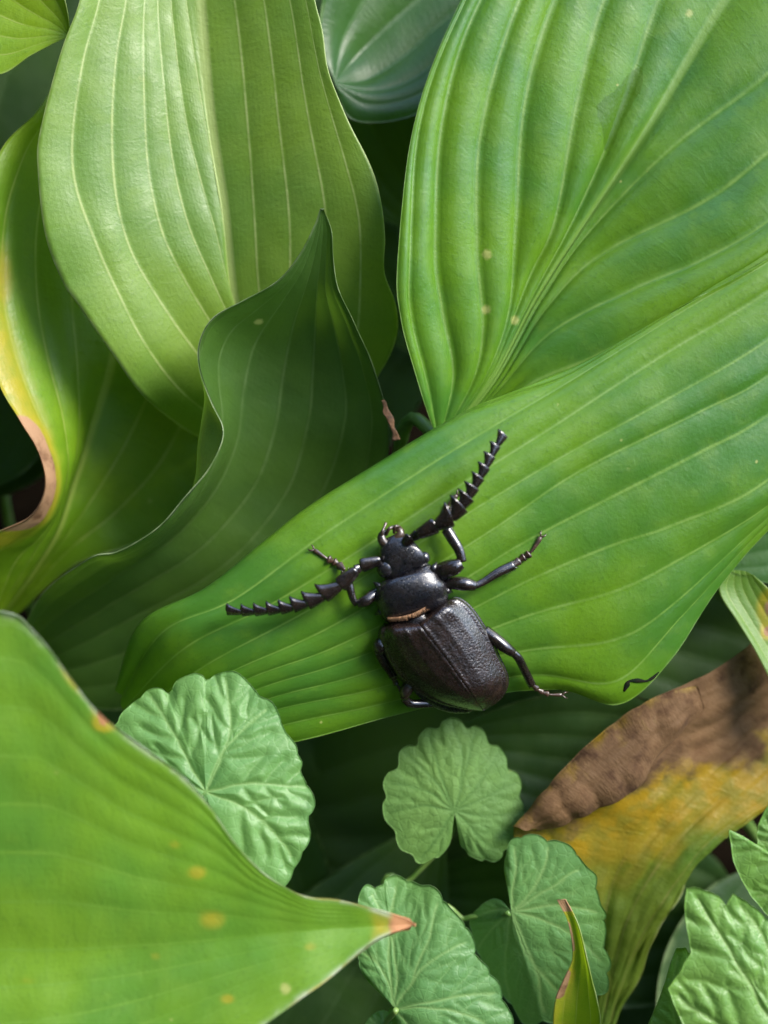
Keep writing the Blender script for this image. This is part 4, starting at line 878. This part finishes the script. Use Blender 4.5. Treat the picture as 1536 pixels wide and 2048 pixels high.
# legs: thigh, shin and foot
def leg(fem, tib, tar, wf, wt, wr):
    """each list: (x, y, z above the seat plane, or None = on the leaf)"""
    def fix(l, lift):
        return [(x, y, (hleaf(x, y, seat(x, y)) + lift) if z is None else seat(x, y) + z) for x, y, z in l]
    v, f = tube(fix(fem, 8), [q * 1.14 for q in wf], 12, samples=20); th = mesh_obj('leg', v, f, M_LEG, beetle)
    v, f = tube(fix(tib, 6), [q * 1.08 for q in wt], 12, samples=20, flat=0.7)
    sp = []
    e = np.array(fix(tib, 6)[-1]); e0 = np.array(fix(tib, 6)[-2]); dr = (e - e0) / np.linalg.norm(e - e0); pr = np.array((-dr[1], dr[0], 0))
    for s in (-1, 1): sp.append(tube([e - dr * 4 + pr * s * 3, e + dr * 6 + pr * s * 9], [2.2, 0.4], 6))
    for k in range(5):
        b = e0 + (e - e0) * (0.3 + 0.13 * k)
        sp.append(tube([b + pr * wt[-1] * .6, b + pr * (wt[-1] + 3.5) + dr * 4], [1.4, 0.3], 5))
    mesh_obj('tibia', *join([(v, f)] + sp), M_LEG, th)
    # foot of heart-shaped pads ending in two claws
    tp = np.array(fix(tar, 4)); u = np.linspace(0, len(tp) - 1, 49); q = catmull(tp, u); sc = []
    pads = [(0, 12), (12, 21), (21, 30), (30, 48)]
    for j, (i0, i1) in enumerate(pads):
        rr = np.interp(np.linspace(0, 1, i1 - i0 + 1), [0, .3, .85, 1], [.45, .7, 1.15, .8]) * wr * (0.55 if j == 3 else 1)
        sc.append(tube(q[i0:i1 + 1], rr, 9, flat=0.6))
    d = q[-1] - q[-4]; d /= np.linalg.norm(d); pr = np.array((-d[1], d[0], 0))
    for s in (-1, 1): sc.append(tube([q[-1], q[-1] + d * 6 + pr * s * 5 + (0, 0, 2), q[-1] + d * 12 + pr * s * 6 + (0, 0, -3)], [2, 1.6, 0.4], 6, samples=8))
    mesh_obj('tarsus', *join(sc), M_TARS, th)
# right front, middle, hind
leg([(868, 1146, 22), (890, 1139, 34), (908, 1134, 40), (923, 1126, 40)], [(925, 1124, 40), (918, 1100, 34), (906, 1080, 26), (892, 1058, 16)], [(892, 1058, 14), (890, 1034, None), (898, 1008, None), (914, 990, None)], [12, 14.5, 14.5, 10], [8, 9, 10, 10], 8)
leg([(880, 1170, 18), (905, 1166, 30), (930, 1168, 36), (951, 1172, 34)], [(950, 1172, 34), (970, 1162, 28), (998, 1144, 20), (1028, 1130, 12)], [(1026, 1131, 12), (1044, 1117, None), (1062, 1104, None), (1082, 1074, None)], [11, 11.5, 12, 8.5], [6, 7, 8.5, 9], 8)
leg([(968, 1262, 16), (990, 1278, 28), (1010, 1294, 34), (1026, 1306, 32)], [(1026, 1305, 32), (1038, 1318, 28), (1050, 1342, 18), (1064, 1370, 10)], [(1063, 1368, 10), (1080, 1382, None), (1100, 1389, None), (1124, 1390, None)], [11, 11, 10.5, 8], [7, 8, 8, 8], 6)
# left front, middle, hind
leg([(760, 1182, 18), (744, 1192, 28), (730, 1202, 34), (716, 1209, 32)], [(714, 1209, 32), (706, 1198, 32), (700, 1176, 28), (690, 1142, 18)], [(689, 1140, 18), (672, 1126, None), (652, 1116, None), (628, 1100, None)], [9, 10, 10, 7.5], [6, 6.5, 7.5, 9], 8)
leg([(776, 1276, 12), (766, 1284, 20), (760, 1292, 26), (758, 1304, 26)], [(757, 1302, 26), (768, 1322, 20), (780, 1340, 14), (787, 1352, 10)], [(786, 1350, 10), (790, 1362, None), (794, 1370, None), (799, 1376, None)], [10, 12, 13, 10], [9, 10, 9, 8], 6)
leg([(836, 1352, 10), (824, 1364, 18), (812, 1382, 24), (808, 1396, 24)], [(808, 1396, 24), (822, 1407, 20), (850, 1407, 14), (884, 1406, 8)], [(882, 1406, 6), (900, 1398, 0), (916, 1390, -6), (930, 1384, -8)], [8, 10.5, 11, 8], [8, 8.5, 8.5, 8], 6)

# ------------------------------------------------------------------ small dark strand of debris on the leaf
pts = [(1248, 1383), (1254, 1370), (1260, 1362), (1276, 1361), (1292, 1362), (1304, 1356), (1318, 1344)]
v, f = tube([(x, y, hleaf(x, y, -40) + 1.2) for x, y in pts], [2, 5.5, 2.5, 4.5, 2.2, 4, 1.2], 8, samples=40, flat=0.35)
deb = mesh_obj('debris_strand', v, f, plain_material('dark_debris', (0.006, 0.012, 0.006), (0.014, 0.012, 0.008), 1200, 0.95, spec=0.05), None, loc=P(1275, 1360, hleaf(1275, 1360, -40)))
deb['label'] = 'short dark zigzag strand stuck near the big leaf margin'; deb['category'] = 'debris'
